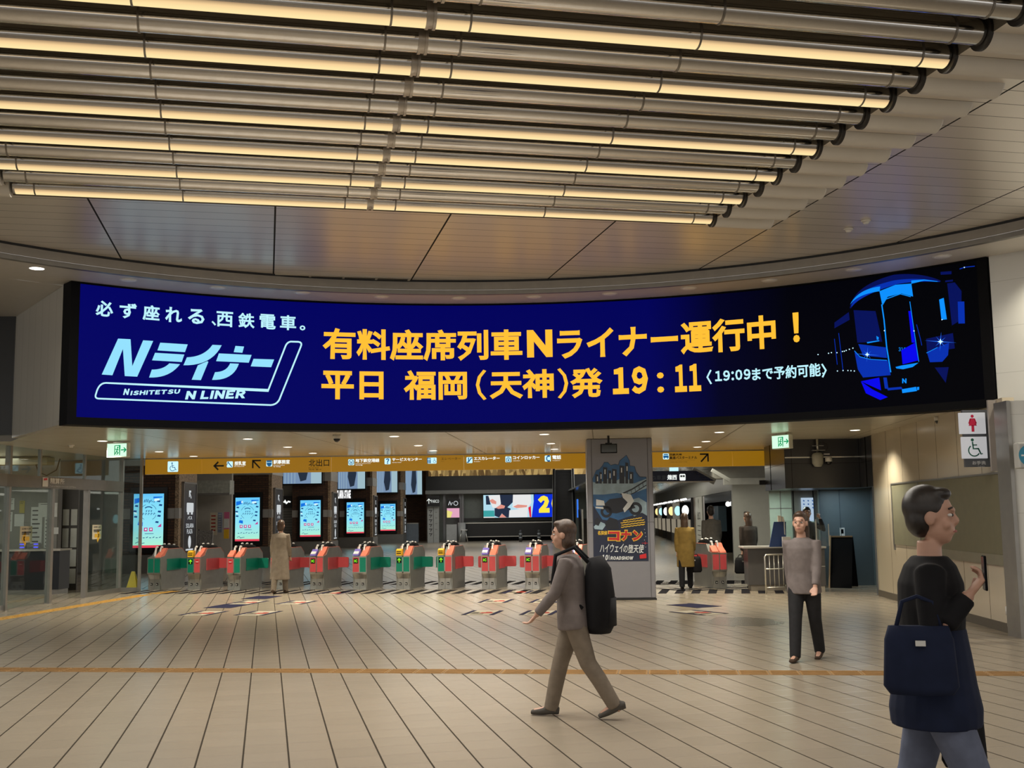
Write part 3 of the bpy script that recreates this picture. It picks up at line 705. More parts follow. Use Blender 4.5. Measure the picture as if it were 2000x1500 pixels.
# ---------------------------------------------------------------- yellow guide signs over the gates
YS = 26.1
yel_m = mat('sign_yellow', (.62, .30, .012), .35, 0, (.55, .265, .01), .42); icon_m = lit('icon_plate', (.62, .95, 1.0), 1.0); icon_b = lit('icon_blue', (.012, .10, .26), 1); white_l = lit('sign_white', (.95, 1, .95), 1.); black_l = mat('sign_black', (.012, .011, .01), .5)
def zs(px, py): return hz(px, py, YS)
def guide(px0, px1, label, items):
    """A panel of the guide sign between two pixel columns; items are drawn on its lit face."""
    x0, x1 = xx(px0, YS, 905), xx(px1, YS, 905); zc = 2.665
    t = thing('guide_sign', label, 'guide sign', ((x0 + x1) / 2, YS, zc), 0, 'yellow guide signs over the gates')
    W = (x1 - x0) / 2 - .008
    obj('panel', MB().box(-W, W, 0, .14, 0, .345), yel_m, t)
    if any(i[0] in ('icon', 'chair') for i in items): plates, pics = MB(), MB()
    else: plates = pics = None
    wt, bk = MB(), MB()
    ux = lambda px: xx(px, YS, 905) - (x0 + x1) / 2
    fn = lambda d: (lambda u, v: V((u, -d, v)))
    for it in items:
        k = it[0]
        if k == 'icon':
            c, v0, v1 = ux(it[1]), .345 - it[3], .345 - it[2]; s = (v1 - v0); cm = (v0 + v1) / 2; ww = s * it[5] if len(it) > 5 else s
            shape(plates, fn(.004), rrect(c - ww / 2, v0, c + ww / 2, v1, .02)); g = fn(.008); q = it[4]
            if q == 'chair': wheelchair(pics, g, c, cm - .005, s * .82)
            elif q == 'bottle': stroke(pics, g, [(c - .05, cm + .06), (c + .05, cm - .06)], .02); stroke(pics, g, [(c - .07, cm - .02), (c - .03, cm + .07)], .012)
            elif q == 'cap': shape(pics, g, [(c - .06, cm + .07), (c + .06, cm + .07), (c + .06, cm + .03), (c - .06, cm + .03)]); shape(pics, g, [(c - .06, cm + .02), (c + .06, cm + .02)] + arc(c, cm + .01, .06, 0, -180, 8, .08))
            elif q == 'metro': stroke(pics, g, arc(c, cm, .06, 0, 360, 16)[:-1], .012, True); stroke(pics, g, [(c - .035, cm + .03), (c, cm - .01), (c + .035, cm + .03)], .014); stroke(pics, g, arc(c, cm + .005, .035, 200, 340, 6), .014)
            elif q == '?': letter(pics, '?', g, (c - .04, cm - .06, c + .04, cm + .065), .04)
            elif q == 'lift':
                for d in (-.09, -.055): stroke(pics, g, [(c + d, cm - .05), (c + d, cm + .02)], .022); shape(pics, g, arc(c + d, cm + .045, .014, 0, 360, 8)[:-1])
                wheelchair(pics, g, c + .06, cm, s * .75); stroke(pics, g, [(c - .11, cm - .055), (c - .035, cm - .055), (c - .035, cm + .065), (c - .11, cm + .065)], .008, True)
            elif q == 'esc': stroke(pics, g, [(c - .065, cm - .05), (c - .03, cm - .05), (c + .04, cm + .045), (c + .07, cm + .045)], .022); shape(pics, g, arc(c - .02, cm + .045, .016, 0, 360, 8)[:-1]); stroke(pics, g, [(c - .02, cm + .03), (c - .025, cm - .02)], .022)
            elif q == 'locker': stroke(pics, g, rrect(c - .045, cm - .06, c + .045, cm + .02, .01), .014, True); shape(pics, g, arc(c, cm - .02, .02, 0, 360, 8)[:-1]); stroke(pics, g, [(c - .03, cm + .05), (c + .03, cm + .05)], .014)
            elif q == 'phone': stroke(pics, g, arc(c + .05, cm, .075, 110, 250, 10), .024); shape(pics, g, [(c + .0, cm + .075), (c + .05, cm + .075), (c + .05, cm + .04), (c + .01, cm + .035)]); shape(pics, g, [(c + .0, cm - .075), (c + .05, cm - .075), (c + .05, cm - .04), (c + .01, cm - .035)])
            elif q == 'bus': shape(pics, g, [(c - .06, cm + .02), (c + .055, cm + .02), (c + .065, cm - .03), (c - .06, cm - .03)]); shape(pics, g, [(c - .05, cm + .03), (c + .05, cm + .03), (c + .05, cm + .055), (c - .05, cm + .055)]); [shape(pics, g, arc(c + d, cm - .04, .015, 0, 360, 8)[:-1]) for d in (-.035, .035)]
        elif k == 'w' or k == 'b':
            letter(wt if k == 'w' else bk, it[1], fn(.004), (ux(it[2]), .345 - it[5], ux(it[3]), .345 - it[4]), it[6] if len(it) > 6 else .03, res=1)
        elif k == 'arrow': arrow(bk, fn(.004), ux(it[1]), .345 - it[2], .22, it[3], .17)
        elif k == 'corner':                          # diagonal arrow with a square head
            c = ux(it[1]); s_ = it[2]; g = lambda u, v: V((c + u * s_, -.004, .2 + v)); bk_ = bk
            stroke(bk, g, [(-.1, .085), (.085, .085), (.085, -.09)], .035); stroke(bk, g, [(.08, .08), (-.08, -.09)], .035)
    if plates: obj('icon_plate', plates, icon_m, t); obj('pictogram', pics, icon_b, t)
    if wt.v: obj('white_lettering', wt, white_l, t)
    if bk.v: obj('black_lettering', bk, black_l, t)
    return t
guide(283, 394, 'short yellow sign panel at the left end with a wheelchair sign', [('icon', 338, .05, .295, 'chair')])
guide(394, 647, 'yellow sign panel with two black arrows and 北出口 in black', [('arrow', 428, .17, 180), ('icon', 449, .07, .21, 'bottle'), ('w', '授乳室', 458, 480, .07, .17), ('w', 'Nursing Room', 458, 477, .185, .205), ('corner', 501, -1), ('icon', 526, .06, .2, 'cap'), ('w', '駅事務室', 534, 566, .05, .15), ('w', 'Station Office', 534, 556, .165, .185), ('w', '역 사무실', 534, 548, .2, .22, .02), ('b', '北出口', 603, 643, .05, .215, .012), ('b', 'North Exit', 603, 623, .235, .262, .01), ('b', '북쪽 출구', 603, 628, .275, .3, .01)])
guide(647, 906, 'yellow sign panel with subway, question mark and lift signs', [('icon', 686, .06, .2, 'metro'), ('w', '地下鉄空港線', 694, 741, .05, .14), ('w', 'Subway Airport Line', 694, 724, .155, .175), ('w', '지하철', 694, 708, .19, .21, .02), ('icon', 757, .05, .19, '?'), ('w', 'サービスセンター', 766, 824, .045, .12, .035), ('w', 'Service Center', 766, 784, .14, .16), ('icon', 844, .05, .19, 'lift', 1.5), ('b', 'エレベーター', 862, 900, .05, .11, .0), ('b', 'Elevator', 862, 868, .13, .15, .0)])
guide(906, 1146, 'yellow sign panel left of the poster pillar with escalator, locker and phone signs', [('icon', 917, .05, .19, 'esc'), ('w', 'エスカレーター', 926, 976, .045, .125, .035), ('w', 'Escalator', 926, 938, .145, .165), ('icon', 993, .045, .185, 'locker'), ('w', 'コインロッカー', 1002, 1054, .04, .12, .035), ('w', 'Coin Lockers', 1002, 1016, .14, .16), ('icon', 1070, .04, .18, 'phone'), ('w', '電話', 1079, 1096, .035, .13, .03), ('w', 'Telephone', 1079, 1094, .15, .17)])
guide(1262, 1431, 'yellow sign panel right of the poster pillar with a bus sign and a black arrow', [('icon', 1301, .03, .17, 'bus'), ('b', '西鉄天神', 1308, 1332, .035, .09, .03), ('b', '高速バスターミナル', 1308, 1362, .1, .17, .03), ('b', 'Nishitetsu Tenjin Expressway Bus Terminal', 1308, 1358, .19, .205, .0), ('b', '니시테쓰 텐진 고속버스터미널', 1308, 1342, .225, .245, .0), ('corner', 1376, 1)])
guide(1431, 1516, 'blank yellow sign panel at the right end by the dark bulkhead', [])
struct('trim_4', MB().box(-9, 6.4, YS - .02, YS + .16, 3.012, 3.06).box(-9, 6.4, YS + .16, YS + .5, 3.03, 5.6), post_m)
# ---------------------------------------------------------------- ticket gates
g_steel = mat('gate_steel', (.46, .45, .42), .28, .85, var=.06, scale=12); g_side = mat('gate_side', (.30, .30, .28), .35, .55); g_red = mat('gate_red', (.56, .075, .085), .4); g_green = mat('gate_green', (.0, .20, .13), .4); g_coral = mat('gate_coral', (.75, .20, .13), .4)
g_yel = mat('gate_yellow', (.75, .45, .02), .4); g_black = mat('gate_black', (.010, .010, .010), .4, spec=.2); g_blue = mat('gate_reader', (.20, .16, .55), .3); led_g = lit('gate_led', (.28, .95, .02), 1.1); no_red = mat('no_entry_red', (.55, .01, .02), .4); g_white = mat('gate_white', (.75, .74, .72), .35)
HWG = .165; LG_ = 1.3
ME = {}
def gm(k, f):
    if k not in ME: ME[k] = f()
    return ME[k]
def side_prism(prof, x0, x1): return MB().ext([(x0, y, z) for y, z in prof], (x1 - x0, 0, 0))
def gate_body():
    prof = [(.0, .37), (.0, .745), (.2, .78), (.34, .93), (1.02, .93), (1.22, .80), (1.25, .46), (1.19, .3), (1.17, .07), (1.24, .0), (.045, .0), (.045, .24), (.03, .33)]
    return side_prism(prof, -HWG, HWG)
def gate_low():
    mb = MB(); pr = [(-.15, .0, .03), (-.15, .04, .035), (-.118, .16, .05), (-.118, .24, .05), (-.15, .34, .02), (-.16, .37, -.004)]
    for s in (1, -1):
        L = [V((s * -.003, y - .012, z)) for x, z, y in pr]; R = [V((s * x, y - .012, z)) for x, z, y in pr]
        mb.add(L + R, [(i, i + 1, len(pr) + i + 1, len(pr) + i) for i in range(len(pr) - 1)])
    return mb
def gate_arch():
    mb = MB(); path = [(.16, .74), (.2, .9), (.3, .995), (.62, 1.035), (1.0, .99), (1.12, .93)]
    for x0, x1 in ((-.09, -.06), (.03, .06)):
        low = [(1.04, .93), (.95, .95), (.62, .985), (.36, .955), (.28, .88), (.24, .76)]
        mb.ext([(x0, y, z) for y, z in path + low], (x1 - x0, 0, 0))
    mb.ext([(-.06, y, z) for y, z in [(.3, .97), (.62, 1.0), (1.0, .97), (1.0, .935), (.36, .935)]], (.09, 0, 0))
    return mb
def gate_caps():
    mb = MB()
    for x in (-.075, .045): mb.sph((x, .26, .975), .028, .05, .03, 12, 8); mb.sph((x, .6, 1.04), .026, .05, .022, 12, 8); mb.sph((x, .84, 1.02), .026, .05, .022, 12, 8)
    mb.bar((-.075, .17, .76), (-.075, .22, .96), .035, .03); mb.bar((.045, .17, .76), (.045, .22, .96), .03, .03)
    return mb
def col_panel(s): return MB().box(min(s * .012, s * .152), max(s * .012, s * .152), -.012, .004, .395, .715)
def slope(s): return MB().ext([(s * .02, .0, .748), (s * .155, .0, .748), (s * .155, .2, .785), (s * .155, .34, .94), (s * .02, .34, .94), (s * .02, .2, .785)][:3] + [(s * .155, .34, .94), (s * .02, .34, .94), (s * .02, .2, .785)], (0, 0, .012))
def slope2(s):
    mb = MB(); x0, x1 = sorted((s * .02, s * .158))
    return side_prism([(-.004, .745), (.005, .77), (.18, .87), (.26, .95), (.34, .955), (.34, .92), (.2, .77)], x0, x1)
def rims(): return side_prism([(.34, .931), (1.02, .931), (1.2, .812), (1.2, .82), (1.02, .941), (.34, .941)], .135, HWG + .002).add(*(lambda m: (m.v, m.f))(side_prism([(.34, .931), (1.02, .931), (1.2, .812), (1.2, .82), (1.02, .941), (.34, .941)], -HWG - .002, -.135)))
def reader(kind):
    if kind == 'yellow': return MB().ext([(-.15, y, z) for y, z in [(-.03, .75), (-.03, .86), (.0, .89), (.1, .9), (.1, .75)]], (.13, 0, 0))
    return MB().ext([(-.155, y, z) for y, z in [(-.015, .755), (-.01, .785), (.16, .9), (.16, .755)]], (.135, 0, 0))
def flap(s):
    return MB().ext([(s * (HWG + .0), .9 - 0, 0)] and [V((u, .93, v)) for u, v in rrect(*sorted((s * (HWG - .02), s * (HWG + .29))), .43, .69, .03)], (0, .035, 0)) if s > 0 else MB().ext([V((u, .93, v)) for u, v in rrect(-HWG - .29, .43, -HWG + .02, .69, .03)], (0, .035, 0))
def hood(s):
    x0, x1 = sorted((s * HWG, s * (HWG + .012))); return MB().box(x0, x1, .3, .95, .43, .70)
def gate(i, px, py, left, right, lsign, rsign, fl, fr_, read, label, rz=rad(-11.4), p=None):
    p = zp(px, py, 0) if p is None else p
    t = thing('ticket_gate', label, 'ticket gate', (p.x, p.y, 0), rz, 'ticket gates in a row')
    cm = {'r': g_red, 'g': g_green}
    obj('body', gm('body', lambda: gate_body().mesh('body')), g_side, t); obj('lower_front', gm('low', lambda: gate_low().mesh('lower_front')), g_steel, t)
    obj('front_frame', gm('ff', lambda: MB().box(-HWG - .003, -.152, -.01, .02, .37, .745).box(.152, HWG + .003, -.01, .02, .37, .745).box(-.012, .012, -.01, .02, .37, .745).box(-.152, .152, -.01, .02, .37, .395).box(-.152, .152, -.01, .02, .715, .745).mesh('front_frame')), g_steel, t)
    obj('sensor_arch', gm('arch', lambda: gate_arch().mesh('sensor_arch')), g_black, t); obj('arch_cap', gm('caps', lambda: gate_caps().mesh('arch_cap')), g_white, t)
    a = obj('front_panel', gm('cp-1' + left, lambda: col_panel(-1).mesh('front_panel')), cm[left], t); b = obj('front_panel', gm('cp1' + right, lambda: col_panel(1).mesh('front_panel')), cm[right], t)
    obj('rim', gm('rim', lambda: rims().mesh('rim')), g_coral if right == 'r' else g_steel, t)
    obj('ticket_slope', gm('sl', lambda: slope2(1).mesh('ticket_slope')), g_coral if right == 'r' else g_steel, t)
    if read: r = obj('card_reader', reader(read), {'yellow': g_yel, 'blue': g_blue, 'coral': g_coral}[read], t)
    if read == 'blue': obj('reader_screen', MB().ext([(-.145, y, z) for y, z in [(.0, .795), (.07, .843), (.07, .853), (.0, .805)]], (.115, 0, 0)), g_white, r)
    if read == 'yellow': obj('reader_slot', MB().box(-.135, -.035, -.033, -.028, .79, .81).box(-.135, -.035, -.033, -.028, .835, .85), g_black, r)
    fn = lambda u, v: V((u, -.0165, v))
    for s, sg, pa in ((-1, lsign, a), (1, rsign, b)):
        c = s * .082
        if sg in ('IC', 'up'):
            mb = MB(); mb.box(c - .052, c + .052, -.0145, -.011, .585, .695); d = obj('display', mb, g_black, pa)
            mb = MB()
            if sg == 'IC': letter(mb, 'IC', fn, (c - .036, .61, c + .04, .67), .05)
            else: arrow(mb, fn, c, .64, .085, 90, .2)
            obj('led_sign', mb, led_g, pa)
        elif sg == 'no':
            obj('no_entry_disc', MB().ext([V((q[0], -.014, q[1])) for q in arc(c, .64, .045, 0, 360, 20)[:-1]], (0, .003, 0)), no_red, pa)
            obj('no_entry_bar', MB().box(c - .033, c + .033, -.0165, -.0145, .631, .65), g_white, pa)
    for s in (-1, 1):
        q = obj('number_plate', gm('np%d' % s, lambda: MB().box(s * .07 - .024, s * .07 + .024, .014, .03, .1, .155).mesh('number_plate')), g_black, t)
        mb = MB(); stroke(mb, lambda u, v: V((u, .012, v)), [(s * .07 - .01, .14), (s * .07 - .01, .118), (s * .07 + .01, .118), (s * .07 + .01, .135)], .007); obj('number_mark', mb, g_white, q)
    for s, c in ((-1, fl), (1, fr_)):
        if c:
            obj('flap_door', gm('fl%d%s' % (s, c), lambda: flap(s).mesh('flap_door')), cm[c], t); obj('flap_housing', gm('fh%d%s' % (s, c), lambda: hood(s).mesh('flap_housing')), cm[c], t)
    return t
GT = [(300, 1152, 'g', 'g', None, None, 'g', 'g', None, 'ticket gate with green panels beside the yellow cone at the glass wall'),
      (378, 1152, 'g', 'r', 'up', 'no', None, 'r', 'yellow', 'ticket gate with yellow reader, green arrow and red no-entry sign'),
      (456, 1153, 'r', 'g', 'no', None, 'r', 'g', 'coral', 'ticket gate with red no-entry sign on the left and plain green panel on the right'),
      (541, 1151.5, 'r', 'r', None, None, None, 'r', None, 'ticket gate half hidden behind the person in the taupe coat'),
      (618, 1151.5, 'r', 'r', 'IC', None, None, 'r', 'blue', 'red ticket gate with IC sign, right of the gate where the taupe coat stands'),
      (702, 1152, 'r', 'g', 'IC', None, None, 'g', 'blue', 'ticket gate with red IC panel on the left, green panel on the right'),
      (787, 1151.5, 'g', 'g', 'up', None, None, 'g', 'yellow', 'ticket gate with yellow reader, green arrow and two green front panels'),
      (869, 1151, 'g', 'r', 'up', None, 'g', 'r', 'yellow', 'ticket gate with yellow reader, green arrow panel and plain red panel beside it'),
      (955, 1151, 'r', 'r', 'IC', None, 'r', 'r', 'blue', 'red ticket gate with IC sign, third to the left of the poster pillar'),
      (1040, 1151, 'r', 'r', 'IC', None, 'r', 'r', 'blue', 'red ticket gate with IC sign, second to the left of the poster pillar'),
      (1122, 1151, 'r', 'r', 'IC', None, 'r', None, 'blue', 'red ticket gate with IC sign partly behind the poster pillar'),
      (1407, 1149, 'r', 'r', None, None, 'r', 'r', 'coral', 'red ticket gate behind the group of people right of the poster pillar')]
for i, g in enumerate(GT): gate(i, *g, rz=rad(-11.4) if i < 11 else rad(10))
# floor markings round the gates: a pattern of bars in the paving
q0, q1 = zp(300, 1152, 0), zp(1040, 1151, 0); gx = (q1 - q0).normalized(); gy = V((-gx.y, gx.x, 0))
mb = MB(); gap_ = .33
for k in range(-3, 46):
    for y0, y1 in ((-1.35, -.15), (1.7, 3.1)):
        if k < 0 and y0 < 0: continue
        o = q0 + gx * (k * gap_)
        mb.ext([o + gx * -.085 + gy * y0, o + gx * .085 + gy * y0, o + gx * .085 + gy * y1, o + gx * -.085 + gy * y1], (0, 0, .003))
o2 = zp(1290, 1150, 0); hx = V((cos(rad(8)), sin(rad(8)), 0)); hy = V((-hx.y - .45, hx.x, 0)).normalized()
for k in range(0, 11):
    for y0, y1 in ((-1.0, .1), (1.3, 2.4)):
        o = o2 + hx * (k * .33); mb.ext([o + hx * -.08 + hy * y0, o + hx * .08 + hy * y0, o + hx * .08 + hy * y1, o + hx * -.08 + hy * y1], (0, 0, .003))
mb.ext([q0 + gy * .0 - gx * .3, q1 + gy * .0 + gx * 1.5, q1 + gy * .06 + gx * 1.5, q0 + gy * .06 - gx * .3], (0, 0, .002))
mb.ext([o2 + hy * .45, o2 + hy * .45 + hx * 3.6, o2 + hy * .52 + hx * 3.6, o2 + hy * .52], (0, 0, .002))
tag(obj('floor_marking', mb, mat('floor_bar', (.018, .017, .02), .9, spec=.02)), kind='structure')
# stickers on the floor
st_w = mat('sticker_white', (.42, .38, .30), .6, spec=.2); st_n = mat('sticker_navy', (.02, .02, .05), .8, spec=.05); st_r = mat('sticker_red', (.36, .05, .04), .7, spec=.1); st_k = mat('sticker_brown', (.05, .04, .03), .7, spec=.1)
def sticker(px, py, d, label, blank=False, sc=1.):
    p = zp(px, py, 0); t = thing('floor_sticker', label, 'floor sticker', (p.x, p.y, .001), atan2(d.y, d.x) - PI / 2, 'stickers on the floor before the gates')
    W, L = .27 * sc, .42 * sc
    obj('sheet', MB().box(-W, W, -L, L, 0, .002), st_w if not blank else st_n, t); obj('edge_bar', MB().box(-W, -W + .075, -L, L, .002, .004), st_n, t); obj('edge_bar', MB().box(W - .075, W, -L, L, .002, .004), st_n, t)
    if not blank:
        mb = MB(); mb.box(-.03, .17, -.12, .06, .002, .004).box(.03, .13, .1, .16, .002, .004); obj('red_mark', mb, st_r, t); mb = MB(); mb.box(-.17, -.06, -.1, .08, .002, .004).box(-.16, .06, -.27, -.2, .002, .004); obj('dark_mark', mb, st_k, t)
wds = ['nearest the viewer, left of the poster pillar', 'nearest the viewer, beside the person with the black bag', 'behind the nearest pair, the left one', 'behind the nearest pair, the right one', 'touching the dark bars, the left one', 'touching the dark bars, the right one']
for (px, py), w_ in zip([(943, 1197), (1054, 1197), (969, 1174), (1068, 1174), (1012, 1156.5), (1098, 1156.5)], wds): sticker(px, py, gy, 'white floor sticker with navy ends, ' + w_)
for px, py, b, w_ in [(398, 1198, 0, 'white floor sticker nearest the glass office'), (505, 1198, 0, 'white floor sticker, second from the glass office, nearest row'), (444, 1184, 1, 'dark blue floor sticker between the white ones on the left'), (484, 1177, 0, 'white floor sticker behind the dark blue one'), (580, 1177, 0, 'white floor sticker in front of the person in the taupe coat'), (512, 1167, 1, 'dark floor sticker by the bars on the left'), (650, 1158.5, 0, 'white floor sticker in front of the red IC gate by the taupe coat')]: sticker(px, py, gy, w_, b)
sticker(1355, 1183, hy, 'dark floor sticker right of the poster pillar, before the group', True); sticker(1364, 1197, hy, 'white floor sticker right of the poster pillar, before the group')
# tactile paving
tac = mat('tactile_ochre', (.29, .165, .06), .55, var=.12); tac_y = mat('tactile_yellow', (.50, .29, .06), .55, var=.1)
def tactile(name, p, q, w_, label, m, step=.3):
    p, q = V((p.x, p.y, 0)), V((q.x, q.y, 0)); d = (q - p).normalized(); n_ = V((-d.y, d.x, 0)); L = (q - p).length; mb = MB(); k = int(L / step)
    for i in range(k):
        a = p + d * (i * step + .004); b = p + d * ((i + 1) * step - .004)
        mb.ext([a - n_ * w_ / 2, b - n_ * w_ / 2, b + n_ * w_ / 2, a + n_ * w_ / 2], (0, 0, .003))
        for j in range(4):
            o = n_ * (w_ * (-.36 + .24 * j)); mb.ext([a + o - n_ * .018 + d * .02, b + o - n_ * .018 - d * .02, b + o + n_ * .018 - d * .02, a + o + n_ * .018 + d * .02], (0, 0, .008))
    one(name, mb, m, label, 'tactile paving')
tactile('tactile_strip', zp(-120, 1307.5, 0), zp(2120, 1316.5, 0), .3, 'ochre tactile strip running across the whole floor', tac)
ta, tb, tc_ = zp(-60, 1219, 0), zp(295, 1160, 0), zp(352, 1154, 0)
tactile('tactile_strip', ta, tb, .3, 'yellow tactile strip along the glass office', tac_y); tactile('tactile_strip', tb, tc_, .3, 'short yellow tactile strip ending at the leftmost ticket gates', tac_y)
mb = MB(); q = zp(1450, 1213, 0); n = 26; rr = random.Random(3)
mb.add([q + V((cos(2 * PI * i / n) * (.52 + rr.uniform(-.12, .12)), sin(2 * PI * i / n) * (.75 + rr.uniform(-.2, .2)) - .1, .0015)) for i in range(n)], [tuple(range(n))])
one('floor_patch', mb, mat('dark_patch', (.16, .14, .105), .25), 'dark patch on the floor in front of the group of people', 'patch')  # irregular patch, darker than the floor tiles
# cone by the first gate
t = thing('floor_cone', 'slim yellow folding floor cone by the glass wall', 'cone', zp(256, 1152, 0)); obj('panel', MB().ext([(-.13, 0, 0), (.13, 0, 0), (.035, .1, .42), (-.035, .1, .42)], (0, .02, 0)), mat('cone_yellow', (.62, .47, .03), .45), t); obj('panel', MB().ext([(-.13, .24, 0), (.13, .24, 0), (.035, .12, .42), (-.035, .12, .42)], (0, .02, 0)), mat('cone_yellow', (.62, .47, .03), .45), t)
# ---------------------------------------------------------------- poster pillar
pil_m = mat('pillar_panel', (.23, .23, .26), .38, .25, var=.02)
pb, pr = zp(1146, 1172, 0), zp(1282, 1172, 0); PY = 21.4; px0, px1 = 1.40, 2.64; PW = (px1 - px0) / 2; pc = (px0 + px1) / 2
t = thing('poster_pillar', 'square grey metal pillar with a big film poster on its front', 'pillar', (pc, PY, 0), rad(-2.5))
obj('shaft', MB().box(-PW, PW, 0, 1.2, .03, ZS), pil_m, t, bevel=.02)
obj('plinth', MB().box(-PW - .008, PW + .008, -.008, 1.208, 0, .03), dark_m, t)
mb = MB()
for s in (-1, 1): mb.box(s * (PW - .09) - .006, s * (PW - .09) + .006, -.004, .01, .03, ZS)
mb.box(-PW, PW, -.003, .01, 1.44, 1.45); obj('panel_joint', mb, mat('joint_dark', (.10, .10, .11), .5), t)
def PP(px, py):                                   # pixel -> the pillar's face
    p = yp(px, py, PY - .01); return p.x - pc, p.z
PF = lambda k: (lambda u, v: V((u, -.006 - .0022 * k, v)))
ZM = lambda x, y: PP(1140 + x * .15337, 880 + y * .15333)
t = thing('film_poster', 'dark blue film poster with red コナン title stuck on the grey pillar', 'poster', (pc, PY, 0), rad(-2.5))
def pshape(mb, k, pts): shape(mb, PF(k), [ZM(*p) for p in pts])
mb = MB(); mb.ext([PF(0)(*ZM(*p)) + V((0, 0, 0)) for p in [(128, 1412), (118, 400), (112, 360), (160, 250), (200, 235), (238, 190), (262, 146), (310, 146), (345, 185), (400, 170), (440, 180), (455, 130), (545, 55), (585, 130), (590, 190), (650, 200), (670, 270), (715, 330), (798, 335), (826, 1406)]], (0, .004, 0))
obj('sheet', mb, mat('poster_navy', (.012, .018, .045), .35), t)
PBL = mat('poster_blue', (.03, .12, .30), .35, var=.3, scale=4); PSK = mat('poster_sky', (.30, .42, .52), .35, var=.25, scale=5); PDK = mat('poster_dark', (.012, .014, .022), .35); PRD = mat('poster_red', (.55, .02, .025), .35); PYL = mat('poster_yellow', (.80, .52, .05), .35); PWH = mat('poster_white', (.66, .70, .74), .35)
mb = MB(); pshape(mb, 1, [(124, 700), (118, 400), (114, 365), (160, 255), (200, 240), (240, 195), (264, 152), (308, 152), (345, 190), (400, 176), (445, 184), (460, 134), (543, 62), (580, 132), (586, 196), (645, 204), (664, 274), (712, 338), (792, 342), (806, 700), (640, 820), (400, 900), (240, 880)])
obj('blue_field', mb, PBL, t)
mb = MB(); pshape(mb, 2, [(122, 560), (118, 400), (190, 420), (300, 360), (420, 380), (520, 330), (640, 420), (795, 360), (800, 480), (700, 520), (560, 560), (420, 540), (260, 560)]); pshape(mb, 2, [(130, 970), (200, 900), (290, 940), (240, 1010), (140, 1000)]); pshape(mb, 2, [(560, 640), (700, 600), (800, 660), (806, 830), (740, 790), (640, 840)])
obj('pale_sky', mb, PSK, t)
mb = MB()                                         # plain stand-in picture: city towers, a bridge, a motorcycle
for x0, x1, y0 in ((150, 190, 300), (200, 232, 270), (248, 300, 210), (312, 350, 250), (362, 420, 232), (455, 520, 190), (530, 566, 150), (580, 632, 268)): pshape(mb, 3, [(x0, 420), (x0, y0), (x1, y0 + 8), (x1, 420)])
stroke(mb, PF(3), [ZM(*p) for p in ((470, 560), (620, 490), (796, 380))], .025); stroke(mb, PF(3), [ZM(*p) for p in ((480, 600), (640, 540), (798, 440))], .018)
for i in range(6): stroke(mb, PF(3), [ZM(500 + i * 50, 548 - i * 27), ZM(510 + i * 50, 590 - i * 24)], .01)
for cx, cy_, r in ((660, 740, 84), (290, 780, 74)): mb.add([PF(3)(*ZM(cx + q * cos(2 * PI * k / 24), cy_ + q * sin(2 * PI * k / 24))) for q in (r, r * .55) for k in range(24)], [(k, (k + 1) % 24, 24 + (k + 1) % 24, 24 + k) for k in range(24)])
pshape(mb, 3, [(240, 700), (330, 620), (470, 600), (600, 640), (660, 730), (560, 760), (420, 800), (300, 790)]); pshape(mb, 3, [(140, 880), (180, 850), (220, 900), (190, 960), (140, 940)]); pshape(mb, 3, [(270, 930), (330, 850), (430, 880), (450, 1000), (300, 1010)])
obj('city_picture', mb, PDK, t)
mb = MB(); pshape(mb, 4, [(480, 540), (600, 560), (640, 640), (590, 720), (520, 790), (500, 740), (560, 660), (500, 600)]); pshape(mb, 4, [(160, 620), (260, 640), (270, 700), (160, 700)]); pshape(mb, 4, [(150, 715), (250, 720), (255, 745), (155, 735)])
for x0, y0 in ((170, 330), (215, 300), (265, 240), (330, 290), (380, 260), (475, 220), (545, 200), (595, 300)): pshape(mb, 4, [(x0, y0), (x0 + 14, y0), (x0 + 14, y0 + 60), (x0, y0 + 60)])
for k in range(6): pshape(mb, 4, [(770 + 8 * (k % 3), 1000 + 45 * k), (777 + 8 * (k % 3), 1000 + 45 * k), (777 + 8 * (k % 3), 1008 + 45 * k), (770 + 8 * (k % 3), 1008 + 45 * k)])
letter(mb, 'ハイウェイ', lambda u, v: PF(4)(*ZM(u, -v + (u - 200) * -.02)), (205, -1300, 500, -1190), .01, shear=.1); letter(mb, 'の堕天使', lambda u, v: PF(4)(*ZM(u, -v)), (500, -1305, 760, -1195), .01, shear=.1)
letter(mb, '10', lambda u, v: PF(4)(*ZM(u, -v)), (232, -1398, 308, -1326), .06, shear=.1); letter(mb, 'ROADSHOW', lambda u, v: PF(4)(*ZM(u, -v)), (340, -1392, 626, -1346), .06, shear=.15, gap=.05); pshape(mb, 4, [(322, 1330), (328, 1330), (328, 1392), (322, 1392)])
obj('white_lettering', mb, PWH, t)
def zmf(k): return lambda u, v: PF(k)(*ZM(u, -v))
mb = MB(); letter(mb, 'コ', zmf(4), (305, -1158, 470, -1018), .10); letter(mb, 'ナ', zmf(4), (465, -1158, 610, -1008), .10); letter(mb, 'ン', zmf(4), (612, -1158, 755, -1008), .10)
letter(mb, '名探偵', zmf(4), (180, -1076, 300, -1022), .03)
for i, (a, b) in enumerate(((500, 740), (470, 770), (480, 780), (475, 775))):
    y = 895 + 28 * i; stroke(mb, PF(4), [ZM(a + q * (b - a) / 14, y - 40 * q / 14 + (3 if q % 2 else -3)) for q in range(15)], .016)
obj('yellow_lettering', mb, PYL, t)
mb = MB(); letter(mb, 'コ', zmf(6), (318, -1146, 458, -1030), .055); letter(mb, 'ナ', zmf(6), (478, -1146, 598, -1020), .055); letter(mb, 'ン', zmf(6), (624, -1146, 742, -1020), .055)
